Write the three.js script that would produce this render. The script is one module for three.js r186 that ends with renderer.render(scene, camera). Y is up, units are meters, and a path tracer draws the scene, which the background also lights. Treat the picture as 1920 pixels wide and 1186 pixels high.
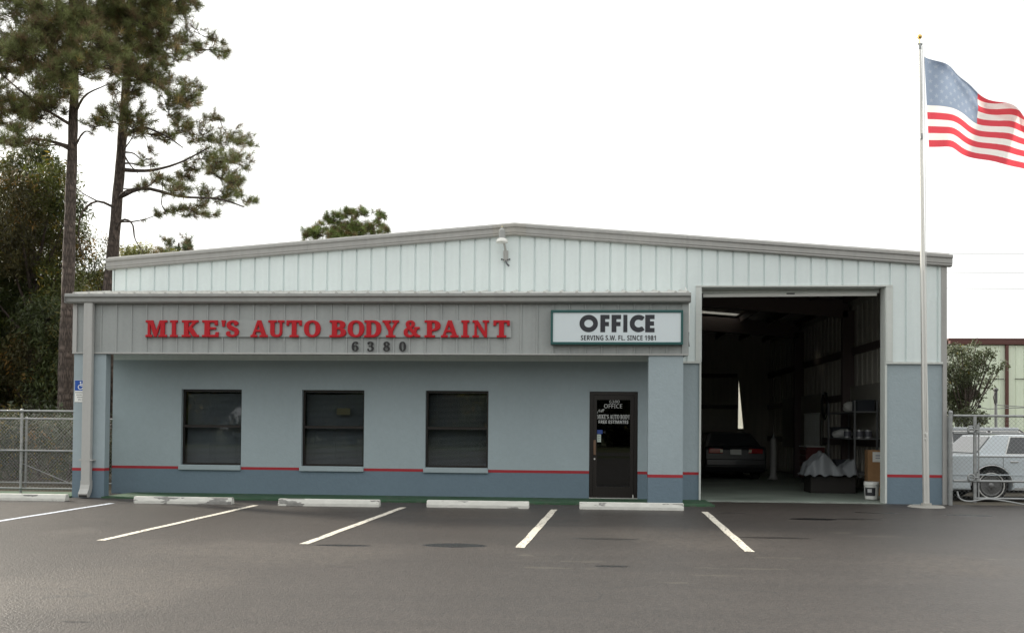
import * as THREE from 'three';
import { mergeGeometries } from 'three/addons/utils/BufferGeometryUtils.js';
import { RoundedBoxGeometry } from 'three/addons/geometries/RoundedBoxGeometry.js';
import { TextGeometry } from 'three/addons/geometries/TextGeometry.js';
import { FontLoader } from 'three/addons/loaders/FontLoader.js';
import { ConvexGeometry } from 'three/addons/geometries/ConvexGeometry.js';

// ---------------------------------------------------------------- camera, sky, sun, exposure
const scene = new THREE.Scene();
const FOCAL = 1780, PPY = 770.56;                       // focal length and optical centre of a 1920 x 1186 picture
const camera = new THREE.PerspectiveCamera(2 * Math.atan(PPY / FOCAL) * 180 / Math.PI, 1920 / 1186, 0.1, 900);
camera.position.set(0, 1.4, 19.166);
camera.rotation.order = 'YXZ';
camera.rotation.set(0.019145, 0.07167, 0.0085);
camera.setViewOffset(1920, PPY * 2, 0, 0, 1920, 1186);
const SUN_DIR = new THREE.Vector3(-0.79, 0.42, -0.44).normalize();
{
  const W = 512, H = 256, d = new Float32Array(W * H * 4);
  for (let r = 0; r < H; r++) {
    const up = ((r + 0.5) / H - 0.5) * Math.PI, y = Math.sin(up);
    for (let c = 0; c < W; c++) {
      const a = ((c + 0.5) / W - 0.5) * 2 * Math.PI, x = Math.cos(a) * Math.cos(up), z = Math.sin(a) * Math.cos(up);
      const cs = Math.max(-1, Math.min(1, x * SUN_DIR.x + y * SUN_DIR.y + z * SUN_DIR.z)), ang = Math.acos(cs);
      const glow = 1.0 * Math.exp(-Math.pow(ang / 0.42, 2)) + 0.25 * Math.exp(-Math.pow(ang / 1.1, 2));
      const b = 0.93 + 0.05 * Math.max(0, y), o = (r * W + c) * 4;
      d[o] = b * 0.985 + glow * 1.0; d[o + 1] = b * 1.0 + glow * 0.97; d[o + 2] = b * 0.985 + glow * 0.88; d[o + 3] = 1;
    }
  }
  const sky = new THREE.DataTexture(d, W, H, THREE.RGBAFormat, THREE.FloatType);
  sky.mapping = THREE.EquirectangularReflectionMapping; sky.magFilter = THREE.LinearFilter; sky.minFilter = THREE.LinearFilter; sky.needsUpdate = true;
  scene.background = sky; scene.environment = sky;
}
const sun = new THREE.DirectionalLight(new THREE.Color(1.0, 0.93, 0.80), 5.0);
sun.position.copy(SUN_DIR).multiplyScalar(80); sun.target.position.set(0, 0, 0);
sun.castShadow = true; sun.shadow.radius = 10; sun.shadow.mapSize.set(4096, 4096);
Object.assign(sun.shadow.camera, { left: -45, right: 45, top: 45, bottom: -45, near: 1, far: 220 });
scene.add(sun, sun.target);
const renderer = new THREE.WebGLRenderer({ antialias: true });
renderer.toneMapping = THREE.LinearToneMapping; renderer.toneMappingExposure = 1.28;
renderer.shadowMap.enabled = true; renderer.shadowMap.type = THREE.PCFSoftShadowMap;

// ---------------------------------------------------------------- helpers
let seed = 7;
const rnd = () => { seed = (seed + 0x6d2b79f5) | 0; let t = Math.imul(seed ^ (seed >>> 15), 1 | seed); t = (t + Math.imul(t ^ (t >>> 7), 61 | t)) ^ t; return ((t ^ (t >>> 14)) >>> 0) / 4294967296; };
const rr = (a, b) => a + (b - a) * rnd();
const V = (x, y, z) => new THREE.Vector3(x, y, z);
const clamp = (x, a, b) => Math.max(a, Math.min(b, x)), lerp = (a, b, t) => a + (b - a) * t;
const smooth = (a, b, x) => { const t = clamp((x - a) / (b - a), 0, 1); return t * t * (3 - 2 * t); };
function table(list, x) { for (let i = 1; i < list.length; i++) if (x <= list[i][0]) { const [a, p] = list[i - 1], [b, q] = list[i]; return lerp(p, q, clamp((x - a) / (b - a), 0, 1)); } return list[list.length - 1][1]; }
// periodic value noise
function hash(x, y, s) { let h = Math.imul(x, 374761393) + Math.imul(y, 668265263) + Math.imul(s, 974634541); h = Math.imul(h ^ (h >>> 13), 1274126177); return ((h ^ (h >>> 16)) >>> 0) / 4294967296; }
function vnoise(x, y, p, s) {
  const ix = Math.floor(x), iy = Math.floor(y), fx = x - ix, fy = y - iy, m = (v) => ((v % p) + p) % p;
  const u = fx * fx * (3 - 2 * fx), v = fy * fy * (3 - 2 * fy);
  return lerp(lerp(hash(m(ix), m(iy), s), hash(m(ix + 1), m(iy), s), u), lerp(hash(m(ix), m(iy + 1), s), hash(m(ix + 1), m(iy + 1), s), u), v);
}
const fbm = (u, v, p, s, oct = 4) => { let a = 0.5, t = 0, n = 0; for (let i = 0; i < oct; i++) { t += a * vnoise(u * p, v * p, p, s + i); n += a; a *= 0.5; p *= 2; } return t / n; };
const toS = (l) => 255 * (l <= 0.0031308 ? 12.92 * l : 1.055 * Math.pow(l, 1 / 2.4) - 0.055);
function tex(W, H, fn, size, colour = true) {           // fn(u, v) -> linear rgb or a height; size = metres across
  const d = new Uint8Array(W * H * 4);
  for (let y = 0; y < H; y++) for (let x = 0; x < W; x++) {
    const c = fn((x + 0.5) / W, (y + 0.5) / H), o = (y * W + x) * 4;
    if (colour) { d[o] = clamp(toS(c[0]), 0, 255); d[o + 1] = clamp(toS(c[1]), 0, 255); d[o + 2] = clamp(toS(c[2]), 0, 255); } else d[o] = d[o + 1] = d[o + 2] = clamp(c * 255, 0, 255);
    d[o + 3] = 255;
  }
  const t = new THREE.DataTexture(d, W, H); t.wrapS = t.wrapT = THREE.RepeatWrapping; t.magFilter = THREE.LinearFilter; t.minFilter = THREE.LinearMipmapLinearFilter; t.generateMipmaps = true;
  if (colour) t.colorSpace = THREE.SRGBColorSpace;
  t.repeat.set(1 / size[0], 1 / size[1]); t.needsUpdate = true; return t;
}
const mat = (rgb, rough, more = {}) => { const m = new THREE.MeshPhysicalMaterial({ roughness: rough, metalness: 0, side: THREE.DoubleSide, ...more }); if (rgb) m.color.setRGB(...rgb); return m; };
// geometry: everything non-indexed with uv in metres
function norm(g, keepUV) {
  if (g.index) g = g.toNonIndexed();
  if (!g.attributes.normal) g.computeVertexNormals();
  for (const k of Object.keys(g.attributes)) if (!['position', 'normal', 'uv'].includes(k)) g.deleteAttribute(k);
  if (keepUV && g.attributes.uv) return g;
  const p = g.attributes.position, uv = new Float32Array(p.count * 2), a = V(), b = V(), c = V(), n = V();
  for (let i = 0; i < p.count; i += 3) {
    a.fromBufferAttribute(p, i); b.fromBufferAttribute(p, i + 1); c.fromBufferAttribute(p, i + 2);
    n.copy(b).sub(a).cross(c.clone().sub(a)); const x = Math.abs(n.x), y = Math.abs(n.y), z = Math.abs(n.z);
    [a, b, c].forEach((q, k) => { const o = (i + k) * 2; if (y >= x && y >= z) { uv[o] = q.x; uv[o + 1] = q.z; } else if (x >= z) { uv[o] = q.z; uv[o + 1] = q.y; } else { uv[o] = q.x; uv[o + 1] = q.y; } });
  }
  g.setAttribute('uv', new THREE.BufferAttribute(uv, 2)); return g;
}
const G = (...list) => { list = list.flat().map((g) => norm(g)); return list.length === 1 ? list[0] : mergeGeometries(list); };
const box = (x0, x1, y0, y1, z0, z1) => new THREE.BoxGeometry(x1 - x0, y1 - y0, z1 - z0).translate((x0 + x1) / 2, (y0 + y1) / 2, (z0 + z1) / 2);
const rbox = (x0, x1, y0, y1, z0, z1, r = 0.01) => new RoundedBoxGeometry(x1 - x0, y1 - y0, z1 - z0, 2, r).translate((x0 + x1) / 2, (y0 + y1) / 2, (z0 + z1) / 2);
function rod(a, b, r, n = 6, r2 = r) {
  const A = V(...a), B = V(...b), L = A.distanceTo(B), g = new THREE.CylinderGeometry(r2, r, L, n, 1);
  g.applyQuaternion(new THREE.Quaternion().setFromUnitVectors(V(0, 1, 0), B.clone().sub(A).normalize())); return g.translate((A.x + B.x) / 2, (A.y + B.y) / 2, (A.z + B.z) / 2);
}
function taper(points, r0, r1, radial = 7, steps = 10, wob = 0) {
  const curve = new THREE.CatmullRomCurve3(points.map((p) => (p.isVector3 ? p : V(...p)))), fr = curve.computeFrenetFrames(steps, false), P = [], I = [], N = [];
  for (let i = 0; i <= steps; i++) {
    const t = i / steps, c = curve.getPointAt(t), r = lerp(r0, r1, Math.pow(t, 0.85));
    for (let k = 0; k <= radial; k++) {
      const a = k / radial * Math.PI * 2, q = r * (1 + wob * (hash(k % radial, i, 5) - 0.5)), n = fr.normals[i].clone().multiplyScalar(Math.cos(a)).addScaledVector(fr.binormals[i], Math.sin(a));
      P.push(c.x + n.x * q, c.y + n.y * q, c.z + n.z * q); N.push(n.x, n.y, n.z);
    }
  }
  for (let i = 0; i < steps; i++) for (let k = 0; k < radial; k++) { const a = i * (radial + 1) + k, b = a + radial + 1; I.push(a, a + 1, b, b, a + 1, b + 1); }
  const g = new THREE.BufferGeometry(); g.setAttribute('position', new THREE.Float32BufferAttribute(P, 3)); g.setAttribute('normal', new THREE.Float32BufferAttribute(N, 3)); g.setIndex(I); return g;
}
const poly = (pts, holes = []) => { const s = new THREE.Shape(pts.map(([x, y]) => new THREE.Vector2(x, y))); for (const h of holes) s.holes.push(new THREE.Path(h.map(([x, y]) => new THREE.Vector2(x, y)))); return s; };
const rect = (x0, x1, y0, y1) => [[x0, y0], [x1, y0], [x1, y1], [x0, y1]];
const slab = (pts, z0, z1, holes, bevel = 0) => { const g = new THREE.ExtrudeGeometry(poly(pts, holes), { depth: z1 - z0 - 2 * bevel, bevelEnabled: bevel > 0, bevelSize: bevel, bevelThickness: bevel, bevelOffset: -bevel, bevelSegments: 2, curveSegments: 16 }); return g.translate(0, 0, z0 + bevel); };
// profile in (z, y) pushed along x
const along = (pts, x0, x1) => new THREE.ExtrudeGeometry(poly(pts.map(([z, y]) => [-z, y])), { depth: x1 - x0, bevelEnabled: false }).rotateY(Math.PI / 2).translate(x0, 0, 0);
const names = new Map();
const numbered = (n) => { const k = names.get(n) ?? 0; names.set(n, k + 1); return k ? n + '_' + String(k).padStart(3, '0') : n; };
function part(name, geo, m, parent) {
  const g = Array.isArray(geo) ? G(geo) : norm(geo), o = new THREE.Mesh(g, m); o.name = name; o.castShadow = o.receiveShadow = true; parent.add(o); return o;
}
function raw(name, geo, m, parent) { const o = new THREE.Mesh(geo, m); o.name = name; o.castShadow = o.receiveShadow = true; parent.add(o); return o; }
function tag(o, label, category, group, kind) { if (label) o.userData.label = label; if (category) o.userData.category = category; if (group) o.userData.group = group; if (kind) o.userData.kind = kind; return o; }
function thing(name, label, category, at = [0, 0, 0], turn = 0, group) { const o = new THREE.Group(); o.name = numbered(name); o.position.set(...at); o.rotation.y = turn; scene.add(o); return tag(o, label, category, group); }
function single(name, geo, m, label, category, at = [0, 0, 0], turn = 0, group) { const o = part(numbered(name), geo, m, scene); o.position.set(...at); o.rotation.y = turn; return tag(o, label, category, group); }
function setting(name, geo, m) { const o = part(numbered(name), geo, m, scene); o.userData.kind = 'structure'; return o; }
function copy(o, at, turn, label, group) { const c = o.clone(); c.name = numbered(o.name.replace(/_\d\d\d$/, '')); c.position.set(...at); c.rotation.y = turn; c.userData = { ...o.userData }; if (label) c.userData.label = label; if (group) c.userData.group = group; scene.add(c); return c; }
const loader = new FontLoader();
const [SANS, SANSB, SERIFB] = await Promise.all(['droid_sans_regular', 'droid_sans_bold', 'droid_serif_bold'].map((n) => loader.loadAsync('fonts/droid/' + n + '.typeface.json')));
function text(str, font, x0, x1, y0, y1, z, depth, fat = 0) {   // lettering fitted into a box
  const g = new TextGeometry(str, { font, size: 1, depth: 1, curveSegments: 8, bevelEnabled: fat > 0, bevelSize: fat, bevelThickness: 0.15, bevelSegments: 1 }); g.computeBoundingBox(); const b = g.boundingBox;
  g.translate(-b.min.x, -b.min.y, 0); g.scale((x1 - x0) / (b.max.x - b.min.x), (y1 - y0) / (b.max.y - b.min.y), depth); return g.translate(x0, y0, z);
}

// ---------------------------------------------------------------- materials
const stuccoBump = tex(512, 512, (u, v) => 0.55 * fbm(u, v, 48, 3, 3) + 0.45 * fbm(u, v, 12, 9, 3), [1.6, 1.6], false);
const paintTone = (r, g, b, amp, s) => tex(320, 320, (u, v) => { const n = 1 + amp * (fbm(u, v, 5, s, 5) - 0.5) + amp * 0.5 * (fbm(u, v, 90, s + 20, 2) - 0.5); return [r * n, g * n, b * n]; }, [5, 5]);
const streak = (r, g, b, amp, s) => tex(288, 288, (u, v) => {
  const n = 1 + amp * (fbm(u, v, 6, s, 4) - 0.5) + amp * 0.8 * (vnoise(u * 70, v * 3, 70, s + 9) - 0.5) + amp * 0.4 * (fbm(u, v, 100, s + 3, 1) - 0.5); return [r * n, g * n, b * n * (1 - 0.04 * (n - 1))];
}, [4, 4]);
const M = {
  stucco: mat(null, 0.88, { map: paintTone(0.36, 0.428, 0.457, 0.13, 11), bumpMap: stuccoBump, bumpScale: 0.006 }),
  stuccoBase: mat(null, 0.85, { map: paintTone(0.155, 0.215, 0.265, 0.14, 31), bumpMap: stuccoBump, bumpScale: 0.006 }),
  stripe: mat([0.36, 0.02, 0.03], 0.7, { bumpMap: stuccoBump, bumpScale: 0.003 }),
  siding: mat(null, 0.38, { map: streak(0.74, 0.815, 0.81, 0.07, 51) }),
  fascia: mat(null, 0.55, { map: streak(0.345, 0.365, 0.36, 0.14, 61) }),
  trim: mat(null, 0.5, { map: streak(0.39, 0.385, 0.37, 0.12, 71) }),
  gutter: mat(null, 0.42, { map: streak(0.33, 0.335, 0.325, 0.12, 75) }),
  spout: mat(null, 0.5, { map: streak(0.44, 0.44, 0.425, 0.12, 77) }),
  roofing: mat(null, 0.4, { map: streak(0.55, 0.54, 0.51, 0.2, 81), metalness: 0.15 }),
  jamb: mat(null, 0.5, { map: streak(0.62, 0.65, 0.62, 0.12, 91) }),
  soffit: mat([0.345, 0.36, 0.355], 0.6),
  dark: mat([0.03, 0.03, 0.03], 0.7),
  bronze: mat([0.018, 0.014, 0.012], 0.35, { metalness: 0.2 }),
  glass: mat([0.64, 0.67, 0.69], 0.02, { transmission: 1, thickness: 0, ior: 1.5 }),
  blind: mat([0.52, 0.52, 0.51], 0.7),
  letterRed: mat([0.46, 0.008, 0.016], 0.5, { specularIntensity: 0.6 }),
  black: mat([0.012, 0.012, 0.013], 0.4),
  signFace: mat([0.66, 0.73, 0.76], 0.3),
  signGreen: mat([0.012, 0.085, 0.08], 0.4),
  vinyl: mat([0.62, 0.63, 0.62], 0.6),
  galv: mat(null, 0.42, { map: tex(256, 256, (u, v) => { const n = 0.8 + 0.4 * fbm(u, v, 12, 5, 3); return [0.33 * n, 0.34 * n, 0.34 * n]; }, [0.5, 0.5]), metalness: 0.55 }),
  wire: mat([0.24, 0.25, 0.25], 0.45, { metalness: 0.5 }),
  alu: mat([0.66, 0.65, 0.62], 0.32, { metalness: 0.5 }),
  gold: mat([0.75, 0.50, 0.16], 0.25, { metalness: 0.9 }),
  white: mat([0.74, 0.74, 0.71], 0.5),
  steel: mat([0.10, 0.075, 0.07], 0.6),
  rubber: mat([0.02, 0.02, 0.02], 0.85),
  chrome: mat([0.75, 0.76, 0.77], 0.16, { metalness: 1 }),
  concrete: mat(null, 0.85, { map: tex(512, 512, (u, v) => { const n = 0.75 + 0.5 * fbm(u, v, 8, 13, 6); return [0.36 * n, 0.35 * n, 0.32 * n]; }, [3, 3]) }),
  greenPaint: mat(null, 0.75, { map: tex(512, 512, (u, v) => { const n = 0.65 + 0.7 * fbm(u, v, 10, 17, 5), w = smooth(0.60, 0.72, fbm(u, v, 24, 23, 4)) * 0.35; return [lerp(0.030 * n, 0.11, w), lerp(0.085 * n, 0.12, w), lerp(0.040 * n, 0.10, w)]; }, [3, 3]) }),
};
const PINE_A=[[-14.38,11.71,-5.8,0.77],[-14.96,11.45,-5.49,0.67],[-14.43,12.71,-6.96,0.73],[-14.31,12.56,-5.38,0.76],[-17.29,13.36,-8.43,0.47],[-15.89,10.17,-6,0.59],[-15.46,10.12,-6.63,0.55],[-16.97,11.86,-7.42,0.45],[-15.44,9.41,-5.97,0.48],[-13.12,11.69,-5.7,0.53],[-14.65,13.77,-8.11,0.77],[-13.6,11.13,-5.5,0.62],[-15.36,12.96,-5.74,0.53],[-14.63,10.6,-5.6,0.42],[-15.03,14.22,-6.85,1.02],[-13.42,13.89,-5.63,0.98],[-16.13,14.52,-7.08,0.88],[-15.11,15.82,-7.24,1.04],[-16.84,12.07,-6.02,0.85],[-16.51,10.33,-5.35,0.83],[-18.14,13.95,-7.44,0.9],[-14.17,10.59,-6,0.31],[-15.54,9.14,-5.41,0.36],[-14.04,12.47,-5.7,0.56],[-13.46,11.57,-5.5,0.5],[-14.93,12.21,-5.8,0.53],[-14.18,10.96,-5.6,0.5],[-15.44,11.4,-5.54,0.47],[-16.51,11.13,-8.1,0.4],[-14.99,10.45,-6.63,0.29]];
const PINE_B=[[-13.49,13.6,-8.34,0.74],[-12.34,13.12,-7.58,0.57],[-12.4,14.05,-8.47,0.53],[-12.62,13.72,-10.17,0.49],[-11.44,12.98,-9.01,0.38],[-13.33,12.89,-9.02,0.57],[-13.4,11.9,-7.8,0.61],[-11.71,10.85,-7.5,0.54],[-12.07,10.53,-7.7,0.42],[-12.97,11.97,-9.0,0.41],[-13.31,10.7,-8,0.58],[-13.76,10.3,-7.53,0.48],[-12.23,12.05,-9.48,0.32],[-11.93,10.66,-9.88,0.42],[-11.24,10.81,-8.93,0.25],[-10.59,10.03,-8.55,0.44],[-9.93,9.14,-7.59,0.42],[-10.84,8.91,-8.74,0.47],[-10.56,10.4,-9.74,0.29],[-9.7,7.87,-7.62,0.21],[-11.38,8.45,-9.03,0.38],[-11.84,8.57,-8.44,0.28],[-11.55,9.71,-9.08,0.32],[-13.25,9.24,-9.91,0.23],[-12.05,7.91,-8.38,0.25],[-10.88,7.68,-8.13,0.21],[-13.65,9.94,-9.99,0.23],[-10.87,8.52,-9.13,0.32],[-11.17,13.05,-9.44,0.16],[-11.64,13.75,-10.05,0.2],[-14.22,15.49,-9.89,0.98],[-12.18,14.47,-7.52,0.75],[-13.61,15.43,-7.77,0.91],[-13.39,16.57,-9.38,0.96],[-12.01,14.65,-8.23,0.46],[-14.34,13.75,-10.47,0.57],[-11.89,12.17,-7.67,0.39],[-13.92,11.61,-8.88,0.41],[-12.46,8.96,-7.98,0.21],[-12.47,9.27,-9.72,0.26],[-12.0,9.51,-9.4,0.29],[-13.66,8.88,-9.49,0.16],[-11.82,8.2,-7.49,0.21],[-13.01,7.98,-9.23,0.19],[-11.9,8.01,-9.0,0.22],[-10.02,8.51,-7.54,0.27],[-10.65,9.03,-7.71,0.24],[-13.44,10.51,-9.34,0.32],[-12.88,10.51,-9.62,0.26],[-13.5,12.97,-7.7,0.63],[-13.71,12.15,-7.6,0.54],[-12.99,11.61,-7.8,0.52],[-12.69,12.88,-8,0.52],[-13.04,13.85,-8.02,0.61],[-13.67,13.69,-7.8,0.61],[-12.73,11.13,-10.26,0.4]];
const BROAD_A=[[-19.06,10.05,-12.39,0.89],[-17.27,9.22,-10.64,0.75],[-18.45,8.67,-10.5,1.0],[-18.4,8.5,-12.96,0.81],[-19.7,8.05,-13.52,1.1],[-16.9,8.59,-10.96,0.41],[-19.46,7.48,-11.56,1.04],[-19.32,6.24,-12.94,1.08],[-17.8,6.45,-11.98,0.7],[-20.46,5.17,-13.54,1.1],[-17.75,4.91,-11.28,0.86],[-18.65,3.71,-11.9,1.05],[-17.16,3.84,-11.26,0.68],[-20.58,3.25,-13.48,0.92],[-17.64,2.78,-11.48,0.86],[-20.83,8.78,-12.47,1.07],[-20.67,6.47,-12.0,1.05],[-21.02,4.31,-12.59,1.07],[-18.27,10.63,-11.52,0.45],[-19.44,10.26,-11.75,0.42],[-17.22,7.47,-11.58,0.52],[-20.02,2.39,-13.57,0.74],[-17.77,5.11,-12.99,0.45],[-17.94,3.26,-13.54,0.46],[-21.26,2.81,-12.42,0.89]];
const BROAD_B=[[-17.68,7.17,-14.04,0.52],[-17.47,8.09,-14.78,0.38],[-17.69,8.07,-13.66,0.33],[-17.36,6.59,-14.03,0.48],[-16.46,7.55,-14.0,0.34],[-15.84,7.66,-13.81,0.3],[-15.93,6.92,-13.13,0.36],[-16.76,6.75,-13.82,0.44],[-18.38,6.51,-14.81,0.42],[-16.0,7.68,-14.71,0.23],[-17.95,7.48,-13.61,0.29]];
const OAK=[[10.42,3.19,-7.75,0.39],[10.49,3.41,-7.14,0.24],[10.85,3.49,-7.49,0.13],[10.25,2.74,-7.67,0.42],[10.4,2.89,-7.16,0.3],[11.1,2.82,-7.94,0.12],[10.44,2.34,-7.8,0.39],[10.75,2.49,-7.79,0.24],[10.3,1.94,-7.62,0.42],[10.31,1.82,-6.93,0.32],[9.95,3.57,-7.06,0.24],[9.87,3.0,-7.05,0.29],[10.74,1.65,-7.32,0.24],[10.3,2.32,-8.19,0.37],[10.53,3.66,-7.8,0.15],[11.03,3.2,-7.5,0.07]];
const PINE_C=[[-14.13,11.52,-29.2,0.33],[-13.87,12.08,-30.27,0.39],[-13.82,11.58,-29.9,0.39],[-12.9,12.15,-29.3,0.44],[-12.73,11.88,-30.32,0.5],[-12.19,12.66,-29.5,0.3],[-12.03,12.11,-29.81,0.33],[-11.42,12.7,-29.95,0.33],[-11.16,11.95,-29.74,0.44],[-10.61,12.66,-30.03,0.28],[-10.71,12.31,-30.77,0.25],[-11.74,11.42,-29.21,0.54],[-9.97,11.66,-29.06,0.14],[-12.46,10.62,-29.33,1.09],[-11.27,10.79,-30.29,1.11],[-13.71,10.7,-29.73,0.82],[-11.96,12.73,-29.46,0.22]];
const PINE_D=[[-20.09,10.39,-25.44,0.28],[-19.94,9.83,-24.71,0.22],[-19.13,10.43,-25.42,0.3],[-18.83,9.85,-24.56,0.27],[-18.9,10.09,-25.26,0.22],[-19.52,9.62,-24.54,0.34],[-19.0,9.49,-25.27,0.35]];
const SHRUB_Y=[[-18.72,8.88,-19.96,0.35],[-17.97,8.69,-19.6,0.3],[-18.81,8.64,-19.41,0.3],[-17.22,8.65,-19.75,0.22],[-19.24,8.63,-19.6,0.35],[-18.56,8.45,-20.13,0.44]];

// ---------------------------------------------------------------- ground
const [asphaltMap, asphaltRough] = (() => {                               // one 24 m tile: x -12..12, z -2..22, with its own stains and scuffs
  const stains = [[-1.51, 7.8, 0.42, 0.22, 0.9], [-2.8, 7.98, 0.36, 0.09, 0.8], [3.79, 3.58, 0.45, 0.2, 0.9], [4.5, 3.45, 0.4, 0.14, 0.55], [2.61, 2.6, 0.3, 0.1, 0.5], [0.37, 6.85, 0.5, 0.12, 0.45], [0.33, 9.31, 0.2, 0.07, 0.8], [2.55, 6.41, 0.5, 0.1, 0.5], [6.65, 2.44, 0.5, 0.18, 0.8], [5.13, 2.17, 0.4, 0.12, 0.7], [-3.6, 12.6, 0.13, 0.018, 0.5], [-2.4, 9.7, 0.14, 0.02, 0.4]];
  const pale = [[3.6, 5.6, 0.25, 0.12], [4.1, 6.0, 0.5, 0.1], [0.0, 9.0, 0.4, 0.05], [-0.3, 9.5, 0.5, 0.06], [-0.6, 8.6, 0.12, 0.1], [1.7, 9.3, 0.5, 0.05], [2.2, 8.4, 0.4, 0.05], [1.3, 9.8, 0.3, 0.04], [-1.7, 4.3, 0.16, 0.05], [-4.1, 4.2, 0.14, 0.04], [0.9, 10.3, 0.3, 0.05], [5.0, 8.2, 0.5, 0.08], [6.3, 6.1, 0.3, 0.05]];
  const S = 512, grid = (fn) => { const a = new Float32Array(S * S); for (let y = 0; y < S; y++) for (let x = 0; x < S; x++) a[y * S + x] = fn((x + 0.5) / S, (y + 0.5) / S); return (u, v) => { const fx = u * S - 0.5, fy = v * S - 0.5, ix = Math.floor(fx), iy = Math.floor(fy), m = (q) => (q + S) % S, tx = fx - ix, ty = fy - iy; return lerp(lerp(a[m(iy) * S + m(ix)], a[m(iy) * S + m(ix + 1)], tx), lerp(a[m(iy + 1) * S + m(ix)], a[m(iy + 1) * S + m(ix + 1)], tx), ty); }; };
  const coarse = grid((u, v) => fbm(u, v, 6, 101, 5)), dusty = grid((u, v) => smooth(0.50, 0.72, fbm(u, v, 9, 211, 5))), warp = grid((u, v) => fbm(u, v, 8, 7, 2)), crack = grid((u, v) => fbm(u, v, 7, 501, 5) - 0.5), gates = grid((u, v) => smooth(0.56, 0.66, fbm(u, v, 11, 611, 3)));
  const soak = (u, v) => { const x = u * 24 - 12, z = v * 24 - 2; let s = 0; for (const [sx, sz, a, c, k] of stains) { if (Math.abs(x - sx) > a * 2 || Math.abs(z - sz) > c * 3) continue; const q = Math.hypot((x - sx) / a, (z - sz) / c) + 0.7 * (fbm(u, v, 64, 301, 4) - 0.5); s = Math.max(s, k * (1 - smooth(0.75, 1.05, q))); } return s; };
  const rough = tex(1024, 1024, (u, v) => lerp(0.42 + 0.10 * coarse(u, v) + 0.06 * dusty(u, v), 0.14, soak(u, v)), [24, 24], false);
  return [tex(2048, 2048, (u, v) => {
    const x = u * 24 - 12, z = v * 24 - 2, grit = hash(Math.floor(u * 2048), Math.floor(v * 2048), 3), fine = vnoise(u * 700, v * 700, 700, 107);
    let n = (0.80 + 0.40 * coarse(u, v)) * (0.52 + 0.36 * fine + 0.56 * grit) * (1 + 0.16 * (vnoise(u * 14 + 0.7 * warp(u, v), v * 90, 1000, 41) - 0.5));
    let r = 0.049 * n, g = 0.041 * n, b = 0.036 * n;
    const dust = dusty(u, v) * 0.30 * fine; r = lerp(r, 0.12, dust); g = lerp(g, 0.10, dust); b = lerp(b, 0.08, dust);
    for (const [sx, sz, a, c, k] of stains) { if (Math.abs(x - sx) > a * 2 || Math.abs(z - sz) > c * 3) continue; const q = Math.hypot((x - sx) / a, (z - sz) / c) + 0.7 * (fbm(u, v, 64, 301, 4) - 0.5), w = k * (1 - smooth(0.75, 1.05, q)); r = lerp(r, 0.012, w); g = lerp(g, 0.012, w); b = lerp(b, 0.013, w); }
    for (const [sx, sz, a, c] of pale) { if (Math.abs(x - sx) > a * 2 || Math.abs(z - sz) > c * 3) continue; const q = Math.hypot((x - sx) / a, (z - sz) / c) + 1.9 * (fbm(u, v, 200, 401, 3) - 0.5), w = 0.28 * (1 - smooth(0.45, 0.9, q)); r = lerp(r, 0.15, w); g = lerp(g, 0.135, w); b = lerp(b, 0.105, w); }
    const cr = Math.abs(crack(u, v)), gate = gates(u, v);
    if (cr < 0.0020 && gate > 0) { const w = 0.5 * gate; r = lerp(r, 0.014, w); g = lerp(g, 0.014, w); b = lerp(b, 0.014, w); }
    return [r, g, b];
  }, [24, 24]), rough];
})();
asphaltRough.offset.set(0.5, 2 / 24); asphaltMap.offset.set(0.5, 2 / 24);
const asphaltBump = tex(512, 512, (u, v) => 0.5 * hash(Math.floor(u * 512), Math.floor(v * 512), 8) + 0.5 * fbm(u, v, 128, 5, 2), [2.2, 2.2], false);
M.asphalt = mat(null, 1, { roughnessMap: asphaltRough, map: asphaltMap, bumpMap: asphaltBump, bumpScale: 0.008 });
const grassMap = tex(1024, 1024, (u, v) => { const a = fbm(u, v, 10, 71, 6), d = smooth(0.45, 0.68, fbm(u, v, 7, 77, 5)), n = 0.6 + 0.8 * fbm(u, v, 180, 79, 2); return [lerp(0.05, 0.13, d) * n * (0.7 + a * 0.6), lerp(0.075, 0.10, d) * n * (0.7 + a * 0.6), lerp(0.022, 0.06, d) * n]; }, [12, 12]);
M.grass = mat(null, 0.95, { map: grassMap });
setting('ground', new THREE.PlaneGeometry(900, 900, 1, 1).rotateX(-Math.PI / 2).translate(0, -0.03, 0), M.grass);
const lot = setting('parking_lot', box(-38, 38, -0.02, 0, 0, 28.5), M.asphalt);
setting('road', box(-300, 300, -0.026, -0.008, 33, 41), mat(null, 0.85, { map: tex(256, 256, (u, v) => { const n = 0.8 + 0.4 * fbm(u, v, 32, 7, 3); return [0.09 * n, 0.088 * n, 0.085 * n]; }, [4, 4]) }));
setting('leaf_litter', new THREE.PlaneGeometry(34, 30, 1, 1).rotateX(-Math.PI / 2).translate(-27, -0.024, -15), mat(null, 0.95, { map: tex(512, 512, (u, v) => { const n = 0.45 + 1.1 * fbm(u, v, 24, 63, 5); return [0.062 * n, 0.05 * n, 0.03 * n]; }, [4, 4]) }));
setting('yard', box(7.2, 38, -0.02, 0.0, -12, -0.004), mat(null, 0.95, { map: tex(512, 512, (u, v) => { const n = 0.6 + 0.8 * fbm(u, v, 20, 33, 5); return [0.13 * n, 0.115 * n, 0.09 * n]; }, [5, 5]) }));
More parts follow.
